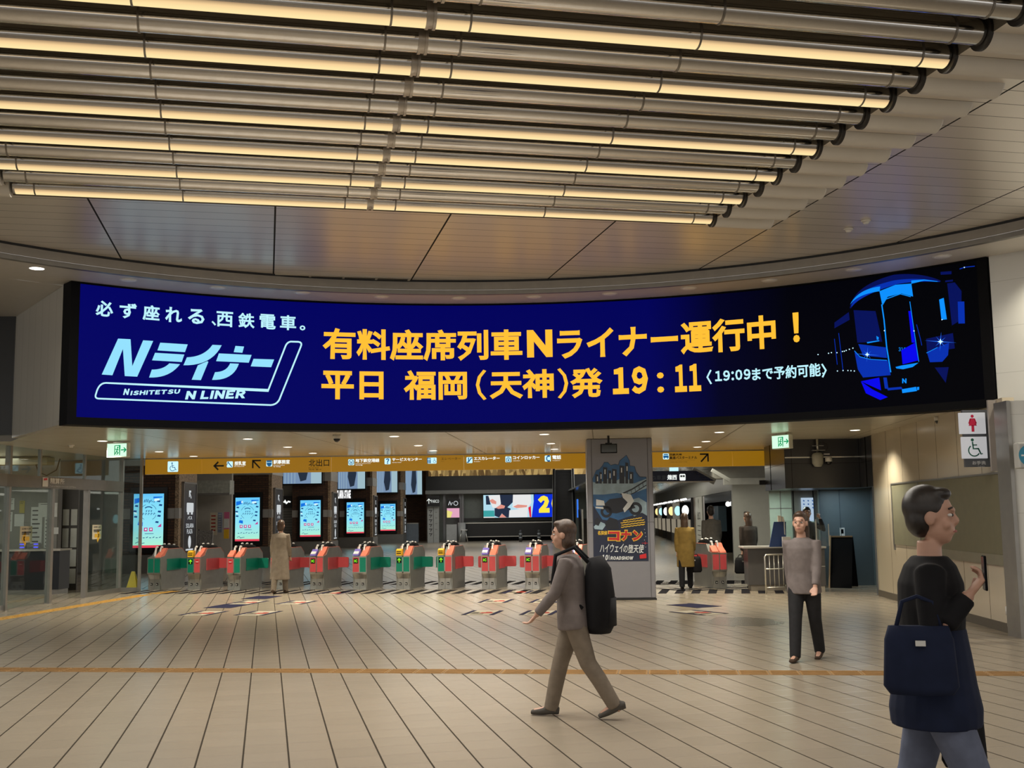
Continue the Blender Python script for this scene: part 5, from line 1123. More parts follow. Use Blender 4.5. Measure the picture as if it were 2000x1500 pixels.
for i, (px, y, w_) in enumerate(PX):
    x = xx(px, y, 1010)
    lab = 'brick pillar with a lit pale blue poster display, %s of the row beyond the gates' % w_
    if first is None:
        t = first = thing('brick_pillar', lab, 'pillar', (x, y, 0), 0, 'brick pillars beyond the gates')
        obj('shaft', MB().box(-.85, .78, .0, 1.9, .55, 5.5), brick, t); obj('pebble_side', MB().box(.78, .90, -.02, 1.95, .55, 5.5), pebble, t); obj('plinth', MB().box(-.9, .95, -.06, 2.0, 0, .56), plin, t)
        obj('band', MB().box(-.86, .79, -.012, 1.9, 1.66, 1.98).box(.79, .92, -.03, 1.96, 1.66, 1.98), band_m, t); obj('upper_band', MB().box(-.86, .92, -.03, 1.96, 3.3, 3.75), band_m, t)
        display_parts(t, .0, -.0)
        s = obj('side_sign', MB().box(.92, .97, .3, 1.65, .62, 2.75), dfr, t); obj('side_sign_frame', MB().box(.9, .985, .25, .3, .6, 2.8).box(.9, .985, 1.65, 1.7, .6, 2.8).box(.9, .985, .25, 1.7, 2.75, 2.8), grey_m, t)
        fs_ = lambda u, v: V((.974, .97 + u, v)); mb = MB(); arrow(mb, fs_, 0, 2.4, .3, 135, .2)
        shape(mb, fs_, rrect(-.38, 1.85, .38, 2.15, .05)); shape(mb, fs_, [(-.3, 1.78), (-.1, 1.78), (-.1, 1.85), (-.3, 1.85)]); shape(mb, fs_, [(.1, 1.78), (.3, 1.78), (.3, 1.85), (.1, 1.85)])
        letter(mb, 'バス', fs_, (-.25, 1.62, .25, 1.73), .02); letter(mb, 'SOLARIA', fs_, (-.42, 1.36, .42, 1.5), .02); letter(mb, 'PLAZA', fs_, (-.3, 1.18, .3, 1.32), .02); shape(mb, fs_, arc(0, .92, .16, 0, 360, 16, .2)[:-1])
        stroke(mb, fs_, [(-.4, .68), (.4, .68)], .05); obj('side_lettering', mb, wl, s)
    else: dup(first, (x, y, 0), 0, lab)
# lit pictures over the shop fronts
lbm = lit('lightbox_blue', (.20, .30, .46), .9); lbd = lit('lightbox_dark', (.02, .03, .05), 1); lbp = lit('lightbox_pale', (.38, .55, .62), .9)
for i, (a, b_, y0, y1, Y, w_) in enumerate([(553, 628, 921, 945, 51.2, 'above the third brick pillar, left of the others'), (660, 713, 921, 955, 60.2, 'above the fourth brick pillar'), (735, 776, 921, 962, 69.5, 'above the farthest brick pillar'), (791, 824, 921, 966, 76, 'at the far left end of the hall')]):
    q0_, q1_ = yp(a, y1, Y), yp(b_, y0, Y); W = (q1_.x - q0_.x) / 2; H = max(1.6, q1_.z - q0_.z)
    t = thing('light_box', 'lit blue fashion picture, ' + w_, 'light box', ((q0_.x + q1_.x) / 2, Y, q0_.z), 0, 'lit pictures over the shops')
    obj('case', MB().box(-W - .06, W + .06, 0, .98 if i == 3 else .54 + .16 * (i > 0), -.06, H), dfr, t); mb = MB(); fn = lambda k: (lambda u, v: V((u, -.004 - .003 * k, v))); shape(mb, fn(0), [(-W, 0), (W, 0), (W, H), (-W, H)]); obj('lit_panel', mb, lbm, t)
    mb = MB(); shape(mb, fn(1), [(W * .45, 0), (W, 0), (W, H), (W * .45, H)]); [stroke(mb, fn(1), [(-W * (.9 - .17 * k), 0), (-W * (.9 - .17 * k), H)], .02) for k in range(4)]; obj('pale_stripe', mb, lbp, t)
    mb = MB(); shape(mb, fn(2), [(-W * .15, H), (-W * .28, .4 * H), (-W * .1, .06 * H), (W * .2, .1 * H), (W * .36, .5 * H), (W * .3, H)]); obj('garment', mb, lbd, t)
# shop fronts between the pillars
def panel(name, px0, px1, py0, py1, Y, m, label, cat, d=.1):
    a, b_ = yp(px0, py1, Y), yp(px1, py0, Y); W = (b_.x - a.x) / 2
    if a.z < .9: a.z = .0
    t = thing(name, label, cat, ((a.x + b_.x) / 2, Y, a.z)); obj('face', MB().box(-W, W, 0, d, 0, b_.z - a.z), m, t); return t, W, b_.z - a.z
t, W, H = panel('shop_awning', 378, 449, 938, 966, 39, mat('awning_pale', (.40, .42, .38), .5, var=.2, scale=9), 'pale grey sloping canopy between the two nearest brick pillars', 'canopy', .6)
obj('front_edge', MB().box(-W, W, -.03, 0, -.04, .04), grey_m, t)
a = yp(390, 1080, 39.5); struct('wall_shop_first', MB().box(xx(372, 40), xx(452, 40), 40, 40.2, 0, 5.4), hall_m)
t, W, H = panel('info_poster', 410, 424, 1001, 1045, 39.4, pap[1], 'cream price poster on the white wall between the nearest pillars', 'poster', .03); mb = MB(); [stroke(mb, lambda u, v: V((u, -.004, v)), [(-W * .7, H * (.85 - .16 * k)), (W * .6, H * (.85 - .16 * k))], .05) for k in range(5)]; obj('print', mb, st_r, t)
t, W, H = panel('info_poster', 425, 434, 1001, 1040, 39.4, mat('paper_blue', (.25, .32, .45), .6), 'narrow blue poster on the white wall between the nearest pillars', 'poster', .03); mb = MB(); [stroke(mb, lambda u, v: V((u, -.004, v)), [(-W * .7, H * (.9 - .12 * k)), (W * .6, H * (.9 - .12 * k))], .03) for k in range(7)]; obj('print', mb, pap[0], t)
t, W, H = panel('info_poster', 437, 448, 1000, 1052, 39.2, mat('paper_pink', (.55, .12, .25), .6), 'pink and yellow poster strip beside the second brick pillar', 'poster', .03); obj('lower_part', MB().box(-W, W, -.004, 0, 0, H * .35), g_yel, t); obj('middle_part', MB().box(-W, W, -.004, 0, H * .4, H * .75), pap[0], t)
q = yp(397, 1085, 34.5); t = thing('brochure_rack', 'black wire brochure rack behind the gates near the first brick pillar', 'rack', (q.x, 34.5, 0)); H = hz(397, 1034, 34.5)
obj('stand', MB().bar((-.25, 0, 0), (-.2, .2, H), .03, .03).bar((.25, 0, 0), (.2, .2, H), .03, .03).box(-.3, .3, -.1, .3, 0, .04), blk, t)
for i in range(4): obj('shelf', MB().box(-.24, .24, .05 + .03 * i, .12 + .03 * i, .5 + .22 * i * H / 1.5, .7 + .22 * i * H / 1.5), mat('rack_leaflets', (.16, .15, .14), .5, var=.6, scale=30), t)
t, W, H = panel('roller_shutter', 551, 571, 992, 1060, 52.4, shut_m, 'grey roller shutter between the second and third brick pillars', 'shutter'); obj('header', MB().box(-W, W, -.1, .1, H, H + .55), mat('header_dark', (.05, .05, .055), .4), t); mb = MB(); stroke(mb, lambda u, v: V((u - .1, -.105, v)), [(-.05, H + .25), (.0, H + .32), (.08, H + .22), (.16, H + .3), (.26, H + .27)], .07); obj('sign_mark', mb, white_l, t)
t, W, H = panel('dark_shop', 648, 665, 983, 1062, 61.6, mat('shop_dark', (.09, .085, .07), .3), 'dark shop front under the lit lettering between third and fourth pillars', 'shop'); obj('door_panel', MB().box(-W * .5, W * .4, -.02, 0, 0, H * .8), mat('shop_door', (.18, .17, .14), .3), t)
q0_, q1_ = yp(655, 974, 60.85), yp(685, 957, 60.85); t = thing('shop_sign', 'lit white lettering over the shop between third and fourth brick pillars', 'shop sign', ((q0_.x + q1_.x) / 2, 60.85, q0_.z)); W, H = (q1_.x - q0_.x) / 2, q1_.z - q0_.z
obj('backing', MB().box(-W - .1, W + .1, 0, .1, -.04, H + .02), mat('header_dark', (.05, .05, .055), .4), t); mb = MB(); letter(mb, 'SOLARIA STAGE', lambda u, v: V((u, -.01, v)), (-W, 0, W, H), .06, gap=.06); obj('lettering', mb, lit('shop_white', (1, 1, 1), 1.3), t)
struct('wall_shop_second', MB().box(xx(545, 52.6), xx(576, 52.6), 52.6, 52.8, 0, 5.4), hall_m); struct('wall_shop_third', MB().box(xx(643, 62), xx(670, 62), 62, 62.2, 0, 5.4), grey_m)
t, W, H = panel('glass_case', 789, 817, 1023, 1056, 73, mat('case_pale', (.25, .30, .36), .2), 'pale glass case at the foot of the far brick wall', 'case', .5); obj('top_edge', MB().box(-W, W, -.02, .5, H, H + .06), steel_m, t)
struct('wall_far_brick', MB().box(xx(786, 77), xx(832, 77), 77, 79, 0, 5.4), brick)
# far end of the hall
FY = 74.0
def fx(px): return xx(px, FY, 1000)
def fz(py, px=960): return hz(px, py, FY)
struct('wall_far_band', MB().box(fx(833), fx(1146), FY - .4, FY, fz(957), fz(929)), mat('far_black', (.010, .011, .013), .3))
struct('wall_far_ledge', MB().box(fx(833), fx(1146), FY - .9, FY, fz(964), fz(957)), mat('far_ledge', (.34, .35, .34), .4))
gold = bpy.data.materials.new('gold_ceiling_glow'); nt, b = nodes_of(gold); tcn = nt.nodes.new('ShaderNodeTexCoord'); mp = nt.nodes.new('ShaderNodeMapping'); mp.inputs['Scale'].default_value = (3, 1, 1.2); nt.links.new(tcn.outputs['Object'], mp.inputs[0]); vz = nt.nodes.new('ShaderNodeTexVoronoi'); vz.inputs['Scale'].default_value = 1.6; nt.links.new(mp.outputs[0], vz.inputs['Vector'])
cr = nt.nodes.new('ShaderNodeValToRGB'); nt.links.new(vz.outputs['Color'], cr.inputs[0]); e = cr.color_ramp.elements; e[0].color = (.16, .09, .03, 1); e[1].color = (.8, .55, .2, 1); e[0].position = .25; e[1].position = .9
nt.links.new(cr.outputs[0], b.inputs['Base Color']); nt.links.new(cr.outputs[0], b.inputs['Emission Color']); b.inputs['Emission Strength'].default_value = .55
struct('wall_far_gold_glow', MB().box(fx(836), fx(1300), FY + .5, FY + .7, fz(930), 5.5), gold)  # upright panel; the far ceiling's golden light is painted into its glowing colour
t = thing('parapet', 'long black counter wall under the big billboard at the far end', 'counter', (fx(990), FY - .6, 0)); X0, X1 = fx(905) - fx(990), fx(1080) - fx(990)
obj('body', MB().box(X0, X1, 0, .5, .3, fz(1022)), mat('far_black', (.010, .011, .013), .3), t); obj('rail', MB().box(X0, X1, -.03, .5, fz(1022), fz(1020)), steel_m, t); obj('foot_line', MB().box(X0, X1, -.02, 0, .25, .3), steel_m, t); obj('plinth', MB().box(X0, X1, .05, .5, 0, .25), blk, t)
struct('wall_far_lower', MB().box(fx(833), fx(1146), FY + .6, FY + .8, 0, fz(960)), mat('far_green', (.26, .30, .27), .5))
struct('trim_8', MB().box(fx(903), fx(1080), FY - .1, FY, fz(1018), fz(1011.5)), mat('far_black', (.010, .011, .013), .3))
for k, px in enumerate((840, 868, 899, 904)): tag(obj('trim_%d' % (9 + k), MB().box(fx(px) - .07, fx(px) + .07, FY - .2, FY - .05, 0, fz(960)), mat('far_column', (.30, .32, .32), .4)), kind='structure')
# billboard: three cropped figures without faces and a big yellow number
q0_, q1_ = yp(944.5, 1011.5, FY - .3), yp(1086, 965, FY - .3); W, H = (q1_.x - q0_.x) / 2, q1_.z - q0_.z
t = thing('billboard', 'wide lit billboard with cropped figures in suits and a yellow 20 on blue', 'billboard', ((q0_.x + q1_.x) / 2, FY - .3, q0_.z)); fn = lambda k: (lambda u, v: V((-W + (u - 368) / (1500 - 368) * 2 * W, -.004 - .006 * k, (592 - v) / (592 - 208) * H)))
obj('case', MB().box(-W - .03, W + .03, 0, .89, -.03, H + .03), dfr, t); mb = MB(); shape(mb, fn(0), [(368, 592), (1150, 592), (1150, 208), (368, 208)]); obj('lit_panel', mb, lit('bill_sky', (.45, .72, .85), 1.0), t)
mb = MB(); shape(mb, fn(1), [(1115, 592), (1500, 592), (1500, 208), (1165, 208)]); obj('blue_field', mb, lit('bill_blue', (.004, .03, .70), 1.), t)
mb = MB(); shape(mb, fn(1), [(620, 208), (830, 208), (830, 330), (740, 420), (790, 440), (770, 590), (690, 590), (655, 520), (610, 590), (540, 560), (540, 430), (640, 430)]); shape(mb, fn(1), [(405, 220), (455, 220), (465, 300), (480, 370), (410, 370)]); obj('dark_suit', mb, lit('bill_suit', (.02, .03, .06), 1.), t)
mb = MB(); shape(mb, fn(2), [(445, 215), (625, 208), (640, 360), (560, 430), (510, 420), (470, 300)]); shape(mb, fn(2), [(830, 208), (1105, 208), (1115, 350), (1060, 420), (1050, 590), (980, 590), (950, 460), (820, 420)]); shape(mb, fn(2), [(770, 470), (970, 450), (980, 590), (760, 590)]); shape(mb, fn(2), [(368, 575), (540, 575), (540, 592), (368, 592)]); obj('pale_clothes', mb, lit('bill_white', (.80, .80, .80), 1.), t)
mb = MB(); shape(mb, fn(3), [(460, 300), (510, 275), (570, 320), (565, 365), (500, 350)]); shape(mb, fn(3), [(560, 425), (640, 370), (705, 395), (690, 435), (600, 445)]); shape(mb, fn(3), [(830, 410), (900, 375), (1050, 390), (1040, 420), (950, 430), (880, 435)]); shape(mb, fn(3), [(610, 590), (655, 525), (725, 590)]); obj('hands', mb, lit('bill_skin', (.75, .30, .24), 1.), t)
mb = MB(); shape(mb, fn(3), [(1065, 430), (1105, 400), (1110, 590), (1085, 590)]); obj('red_bag', mb, lit('bill_red', (.75, .02, .05), 1.), t)
mb = MB(); shape(mb, fn(2), [(368, 470), (535, 470), (540, 575), (368, 575)]); obj('green_field', mb, lit('bill_green', (.05, .36, .36), 1.), t)
mb = MB(); g = lambda u, v: fn(2)(u, -v); letter(mb, '2', g, (1215, -520, 1395, -230), .09); letter(mb, '0', g, (1425, -520, 1600, -215), .09); mb.v = [V((min(v.x, W - .005), v.y, v.z)) for v in mb.v]; stroke(mb, fn(2), [(1180, 558), (1470, 558)], .03); obj('yellow_number', mb, lit('bill_yellow', (1., .80, .06), 1.), t)
# kiosk with pink poster, stool, bollards
t, W, H = panel('sign_column', 872, 898, 974, 992, 72.5, dfr, 'black header sign with white symbols over the pink poster', 'sign', .3); mb = MB(); f = lambda u, v: V((u, -.005, v)); stroke(mb, f, arc(W * .4, H * .5, .13, 0, 360, 12)[:-1], .04, True); stroke(mb, f, [(-W * .7, H * .3), (-W * .5, H * .7), (-W * .3, H * .3), (-W * .1, H * .6)], .05); obj('symbols', mb, wl, t)
t, W, H = panel('pink_poster', 873, 897, 992.5, 1011, 72.4, lit('kiosk_pink', (.85, .42, .58), .9), 'lit pink poster with a yellow corner at the far end', 'poster', .1); mb = MB(); shape(mb, lambda u, v: V((u, -.006, v)), [(-W, 0), (-W * .4, 0), (-W * .1, H * .6), (-W, H * .8)]); obj('yellow_corner', mb, lit('kiosk_yellow', (.9, .8, .25), .9), t)
t = thing('kiosk', 'white cylindrical kiosk stands below the pink poster', 'kiosk', (xx(886, 72), 72, 0)); obj('drum', MB().box(-.45, .2, -.3, .3, 0, 1.1), mat('kiosk_white', (.42, .43, .43), .4), t); obj('drum', MB().cyl((.5, .1, 0), (.5, .1, 1.2), .25, 16), mat('kiosk_white', (.42, .43, .43), .4), t)
t = thing('stool', 'tall pale stool with splayed legs by the far black counter', 'stool', (xx(905, 71), 71, 0)); obj('seat', MB().cyl((0, 0, .72), (0, 0, .77), .24, 16), g_white, t)
for sx in (-1, 1):
    for sy in (-1, 1): obj('leg', MB().cyl((sx * .12, sy * .12, .72), (sx * .26, sy * .26, 0), .025, 8), steel_m, t)
for px, w_ in ((1016, 'left'), (1052, 'right')):
    t = thing('bollard', 'small dark bollard with pale bands before the far black counter, the %s one' % w_, 'bollard', (xx(px, 70), 70, 0), 0, 'bollards by the escalator'); obj('post', MB().cyl((0, 0, 0), (0, 0, .62), .1, 14, .08).sph((0, 0, .62), .09, .09, .09, 14, 8), mat('bollard_dark', (.05, .055, .06), .3), t)
    for k in range(2): obj('band', MB().cyl((0, 0, .2 + .22 * k), (0, 0, .28 + .22 * k), .105, 14), mat('bollard_band', (.3, .33, .36), .3), t)
# black pillar sign
t, W, H = panel('parco_board', 834, 858.5, 968, 989, 70.5, dfr, 'black board with white arrow and shop lettering at the far left end', 'sign', .3); mb = MB(); f = lambda u, v: V((u, -.006, v)); letter(mb, 'PARCO', f, (-W * .35, H * .32, W * .9, H * .62), .0); arrow(mb, f, -W * .7, H * .47, .3, 90, .12); obj('lettering', mb, white_l, t)
t, W, H = panel('text_board', 835, 846, 990, 1042, 70.8, mat('board_pale', (.34, .35, .34), .5), 'pale tall board with black characters below the black shop board, left one', 'board', .2); mb = MB(); f = lambda u, v: V((u, -.006, v)); [stroke(mb, f, [(-W * .5, H * (.9 - .13 * k)), (W * .5, H * (.9 - .13 * k)), (0, H * (.83 - .13 * k))], .05) for k in range(6)]; obj('print', mb, inkm, t)
t, W, H = panel('text_board', 847, 857, 990, 1036, 70.8, mat('board_pale', (.34, .35, .34), .5), 'pale tall board with faint characters below the black shop board, right one', 'board', .2); mb = MB(); [stroke(mb, f, [(-W * .4, H * (.85 - .16 * k)), (W * .4, H * (.85 - .16 * k))], .04) for k in range(4)]; obj('print', mb, grey_m, t)
# escalator
ey = 62.0; t = thing('escalator', 'black escalator with bright steel sides climbing at the far end', 'escalator', (xx(1101, ey), ey, 0), rad(-2.7)); ew = .5; n = 21; rise, run = .21, .40
mb = MB()
for i in range(n): mb.box(-ew, ew, .8 + i * run, .8 + (i + 1) * run, max(0, i * rise - .3), (i + 1) * rise)
mb.box(-ew, ew, 0, .8, 0, .03); obj('steps', mb, mat('escalator_step', (.016, .016, .017), .4), t)
mb = MB(); ztop = n * rise; yend = .8 + n * run
for s in (-1, 1):
    x0, x1 = sorted((s * ew, s * (ew + .16))); obj('balustrade', MB().ext([(x0, y, z) for y, z in [(-.3, 0), (.5, 0), (1.2, .0), (yend, ztop - .5), (yend, ztop + .75), (1.0, .95), (-.1, .85), (-.35, .5)]], (x1 - x0, 0, 0)), mat('balustrade_steel', (.50, .52, .50), .25, .6), t)
    xm = (x0 + x1) / 2; obj('handrail', MB().tube([(xm, -.35, .45), (xm, -.2, .85), (xm, .1, .95), (xm, 1.0, 1.0), (xm, yend, ztop + .82)], .06, 10), blk, t)
obj('underside', MB().ext([(-ew, y, z) for y, z in [(2.2, 0), (yend, ztop - .6), (yend, ztop - 1.2), (4.4, 0)]], (2 * ew, 0, 0)), grey_m, t)
t = thing('staircase', 'brown staircase beside the far escalator', 'stairs', (xx(1146, 64), 64, 0)); [obj('step', MB().box(-.2, .9, .4 * i, .4 * (i + 1), 0, .17 * (i + 1)), mat('stair_brown', (.11, .085, .07), .5), t) for i in range(8)]; obj('side_wall', MB().box(-.3, -.2, 0, 3.2, 0, 1.9), steel_m, t)
t, W, H = panel('blue_light', 1127, 1129.5, 975, 1011, 68, lit('neon_blue', (.05, .22, .9), .9), 'thin upright blue lit strip right of the escalator', 'light strip', .06)

# ---------------------------------------------------------------- arcade on the right beyond the gates
arc_w = mat('arcade_white', (.46, .47, .42), .35, var=.03)
mir = mat('arcade_ceiling', (.45, .47, .44), .18, .55, var=.1, scale=2); nt, b = nodes_of(mir); wv = nt.nodes.new('ShaderNodeTexNoise'); wv.inputs['Scale'].default_value = .9; tcn = nt.nodes.new('ShaderNodeTexCoord'); nt.links.new(tcn.outputs['Object'], wv.inputs['Vector']); bp = nt.nodes.new('ShaderNodeBump'); bp.inputs['Strength'].default_value = .5; bp.inputs['Distance'].default_value = .25; nt.links.new(wv.outputs['Fac'], bp.inputs['Height']); nt.links.new(bp.outputs[0], b.inputs['Normal'])
struct('ceiling_arcade', MB().box(3.3, 14, 26.7, 89, 3.02, 3.1), mir)
def AW(y): return V((6.96 + (y - 36) * .078, y, 0))
struct('wall_arcade_end', MB().box(4.4, 14, 88.8, 89, 0, 3.02), mat('arcade_end', (.35, .34, .28), .5))
struct('wall_arcade_white', MB().box(AW(36).x, 9.5, 36, 36.2, 0, 2.66), arc_w); struct('wall_arcade_beam', MB().box(AW(36).x - .7, 9.5, 35.4, 36.2, 2.66, 3.02), mat('arcade_beam', (.30, .29, .25), .4))
struct('trim_13', MB().box(AW(36).x - .4, 9.5, 35.2, 35.4, 2.46, 2.66), mat('beam_pale', (.42, .42, .38), .35))
struct('wall_arcade_upper', MB().ext([AW(36.2) + V((0, 0, 2.3)), AW(88) + V((0, 0, 2.3)), AW(88) + V((.2, 0, 2.3)), AW(36.2) + V((.2, 0, 2.3))], (0, 0, .72)), arc_w)
struct('wall_arcade_side', MB().ext([AW(50.6), AW(88), AW(88) + V((.2, 0, 0)), AW(50.6) + V((.2, 0, 0))], (0, 0, 2.3)), mat('arcade_shops', (.22, .18, .14), .35, var=.5, scale=3))
t = thing('parking_sign', 'dark P with a small arrow on the white arcade wall', 'sign', (xx(1459, 36), 36, hz(1459, 1016, 36))); mb = MB(); f = lambda u, v: V((u, -.006, v)); H = hz(1459, 1000, 36) - hz(1459, 1016, 36)
stroke(mb, f, [(-.09, H * .45), (-.09, H)], .03); stroke(mb, f, [(-.09, H), (.02, H), (.08, H * .92), (.08, H * .8), (.02, H * .72), (-.09, H * .72)], .03); arrow(mb, f, -.0, H * .15, .12, 225, .14); obj('letter', mb, inkm, t)
t = thing('open_shop', 'dark open shop with small ceiling spots beyond the gates', 'shop', AW(36.4), atan2(1, .078)); Ls = 9.6
obj('interior', MB().box(.1, Ls, -1.6, -1.5, 0, 2.3), mat('shop_brown', (.085, .065, .05), .5), t); obj('header', MB().box(0, Ls, -.05, .0, 1.98, 2.29), mat('shop_glass', (.14, .16, .17), .2), t); [obj('jamb', MB().box(a_, a_ + .12, -1.6, 0, 0, 2.29), blk, t) for a_ in (0, Ls - .12)]
for k in range(3): obj('spot', MB().sph((1.6 + 1.3 * k, -.35, 1.9), .09, .09, .09, 10, 6), lit('spot_white', (1, 1, .95), 2.2), t)
obj('white_counter', MB().ext([(.6, -.4, .9), (.6, -.9, .9), (.6, -1.2, 1.95), (.6, -.7, 1.95)], (1.2, 0, 0)), g_white, t); obj('blue_display', MB().box(6.2, 8.6, -.5, -.2, .9, 1.85), mat('shop_blue', (.10, .18, .24), .3), t)
t = thing('exit_board', 'tall pale board with an upward arrow beside the dark shop', 'sign', AW(47.2), atan2(1, .078)); Lb = 3.3
obj('board', MB().box(0, Lb, -.06, 0, .25, 2.29), mat('board_white', (.50, .51, .46), .5), t); mb = MB(); f = lambda u, v: V((Lb / 2 - u, .004, v)); arrow(mb, f, 0, 2.0, .42, 90, .09); letter(mb, '出口', lambda u, v: V((Lb / 2 - u, .004, v)), (-.7, 1.3, .7, 1.66), .01); [stroke(mb, f, [(-.8, 1.05 - .2 * k), (.7, 1.05 - .2 * k)], .03) for k in range(4)]; obj('print', mb, inkm, t)
r_ = random.Random(11); scol = [mat('shopA', (.03, .03, .035), .3), mat('shopB', (.28, .20, .12), .4), mat('shopC', (.36, .36, .34), .3), mat('shopD', (.10, .08, .07), .35)]
nm = ['white round sign on black', 'cyan lit strip', 'white round sign on grey', 'amber lit sign', 'white lit strip', 'pale lit window', 'row of small ceiling lights']
for k in range(7):
    y0 = 51.5 + k * 5.2; t = thing('arcade_shop', 'small arcade shop with a %s, beyond the gates' % nm[k], 'shop', AW(y0), atan2(1, .078), 'shop fronts in the arcade'); Lq = 4.6
    obj('front', MB().box(0, Lq, -.02, .12, 0, 2.3), scol[k % 4], t); obj('blade_sign', MB().box(.1, .2, .12, .62, 1.3, 2.1), [blk, steel_m, grey_m][k % 3], t)
    f = lambda u, v: V((.095, .37 + u, v)); mb = MB(); shape(mb, f, arc(0, 1.72, .16, 0, 360, 14, .24)[:-1]); obj('sign_light', mb, lit('arcade_sign_%d' % (k % 3), [(1, 1, .95), (.45, .9, 1), (1, .72, .3)][k % 3], 1.3), t)
    obj('window', MB().box(.6, Lq - .4, .12, .14, .5, 1.7), lit('arcade_window', (.30, .26, .19), .8), t)
    mb = MB()
    for j in range(3): mb.sph((.8 + 1.3 * j, .3, 2.24), .07, .07, .05, 8, 6)
    obj('lamp', mb, lit('spot_white', (1, 1, .95), 2.2), t)
MYs = 30.0; q0_, q1_ = yp(1262, 941, MYs), yp(1352, 925, MYs); q2_ = yp(1396, 941, MYs)
t = thing('railway_sign', 'dark blue hanging sign with mirrored white railway writing and train symbol', 'sign', (q0_.x, MYs, q0_.z)); Wm, Hm = q1_.x - q0_.x, q1_.z - q0_.z
obj('board', MB().ext([(-.4, 0, 0), (q2_.x - q0_.x, 0, 0), (Wm + .1, 0, Hm + .08), (-.4, 0, Hm + .08)], (0, .1, 0)), mat('sign_navy', (.018, .03, .085), .35), t); obj('edge', MB().box(-.4, q2_.x - q0_.x, -.02, .12, -.03, 0), steel_m, t)
mb = MB(); ux = lambda px: xx(px, MYs, 932) - q0_.x; f = lambda u, v: V((u, -.006, v)); letter(mb, '西鉄', lambda u, v: V((ux(1322) - u, -.006, v)), (0, Hm * .2, ux(1322) - ux(1303), Hm * .9), .03)
c = ux(1333); shape(mb, f, rrect(c - .08, Hm * .1, c + .08, Hm * .98, .03)); obj('lettering', mb, white_l, t)
mb = MB(); letter(mb, '電車の', lambda u, v: V((ux(1301) - u, -.006, v)), (0, Hm * .2, ux(1301) - ux(1273), Hm * .85), .02); f2 = lambda u, v: V((u, -.009, v)); [shape(mb, f2, [(c - .06 + .065 * k, Hm * .55), (c - .005 + .065 * k, Hm * .55), (c - .005 + .065 * k, Hm * .8), (c - .06 + .065 * k, Hm * .8)]) for k in range(2)]; obj('dim_lettering', mb, mat('sign_dim', (.10, .13, .2), .4), t)
t = thing('small_sign', 'small cyan lit sign under the yellow sign right of the pillar', 'sign', (xx(1319, 28), 28, hz(1319, 920, 28))); obj('plate', MB().box(-.11, .11, 0, .04, 0, .09), icon_m, t); obj('hanger', MB().box(-.01, .01, 0, .03, .09, .5), steel_m, t)
struct('trim_14', MB().bar(yp(1396, 941, 30.05), yp(1352, 918, 30.05), .1, .16).bar(yp(1425, 938, 31), yp(1390, 918, 31), .05, .1), mat('beam_pale', (.42, .42, .38), .35))
t, W, H = panel('tinted_partition', 1507, 1545, 957, 1090, 25.3, mat('partition_green_light', (.40, .48, .42), .45, emi=None), 'white wall panel coloured by greenish light behind the service counter', 'panel', .06); obj('joint', MB().box(-W, W, -.008, 0, H * .8, H * .81).box(-.01, .01, -.008, 0, 0, H), grey_m, t)  # white panel; the greenish light on it is put into its base colour
d = bpy.data.lights.new('booth_light', 'AREA'); d.size = .5; d.energy = 14; d.color = (.85, 1, .86); o = bpy.data.objects.new('booth_light', d); COL.objects.link(o); o.location = (xx(1530, 24.4), 24.4, bz - .03)
t, W, H = panel('booth_post', 1546, 1600, 957, 1090, 25.4, mat('booth_grey', (.22, .22, .21), .4), 'grey booth wall behind the person at the counter', 'panel', .06); obj('joint', MB().box(W * .55, W * .6, -.01, 0, 0, H).box(-W * .75, -W * .7, -.01, 0, 0, H), blk, t)
t, W, H = panel('lit_poster', 1567, 1588, 972, 1021, 25.345, lit('poster_light', (.50, .64, .80), .8), 'small lit blue and white poster behind the person at the counter', 'poster', .04); mb = MB(); f = lambda u, v: V((u, -.004, v)); [stroke(mb, f, [(-W * .7 + .1 * j, H * (.9 - .14 * k)), (-W * .5 + .1 * j, H * (.86 - .14 * k))], .03) for k in range(3) for j in range(3)]; obj('print', mb, lit('poster_print', (.05, .12, .3), 1), t)
# ---------------------------------------------------------------- people
skin_m = mat('skin', (.50, .29, .21), .5, var=.05); hair_m = mat('hair_dark', (.018, .013, .011), .4, var=.3, scale=60); hair_b = mat('hair_brown', (.06, .033, .02), .4, var=.3, scale=60); eye_w = mat('eye_white', (.7, .7, .68), .2); eye_d = mat('eye_dark', (.01, .008, .007), .1); lip_m = mat('lips', (.38, .13, .11), .5)
def fuse(name, mb, voxel, m, parent, smooth=3):
    """Joins overlapping volumes into one continuous skin."""
    o = bpy.data.objects.new(name, mb.mesh(name)); COL.objects.link(o)
    r = o.modifiers.new('join', 'REMESH'); r.mode = 'VOXEL'; r.voxel_size = voxel; r.use_smooth_shade = True
    s = o.modifiers.new('smooth', 'SMOOTH'); s.factor = .5; s.iterations = smooth
    me = bpy.data.meshes.new_from_object(o.evaluated_get(bpy.context.evaluated_depsgraph_get()))
    bpy.data.objects.remove(o)
    me.name = name
    return obj(name, me, m, parent)
def rot_y(v, a): return V((v.x * cos(a) + v.z * sin(a), v.y, -v.x * sin(a) + v.z * cos(a)))
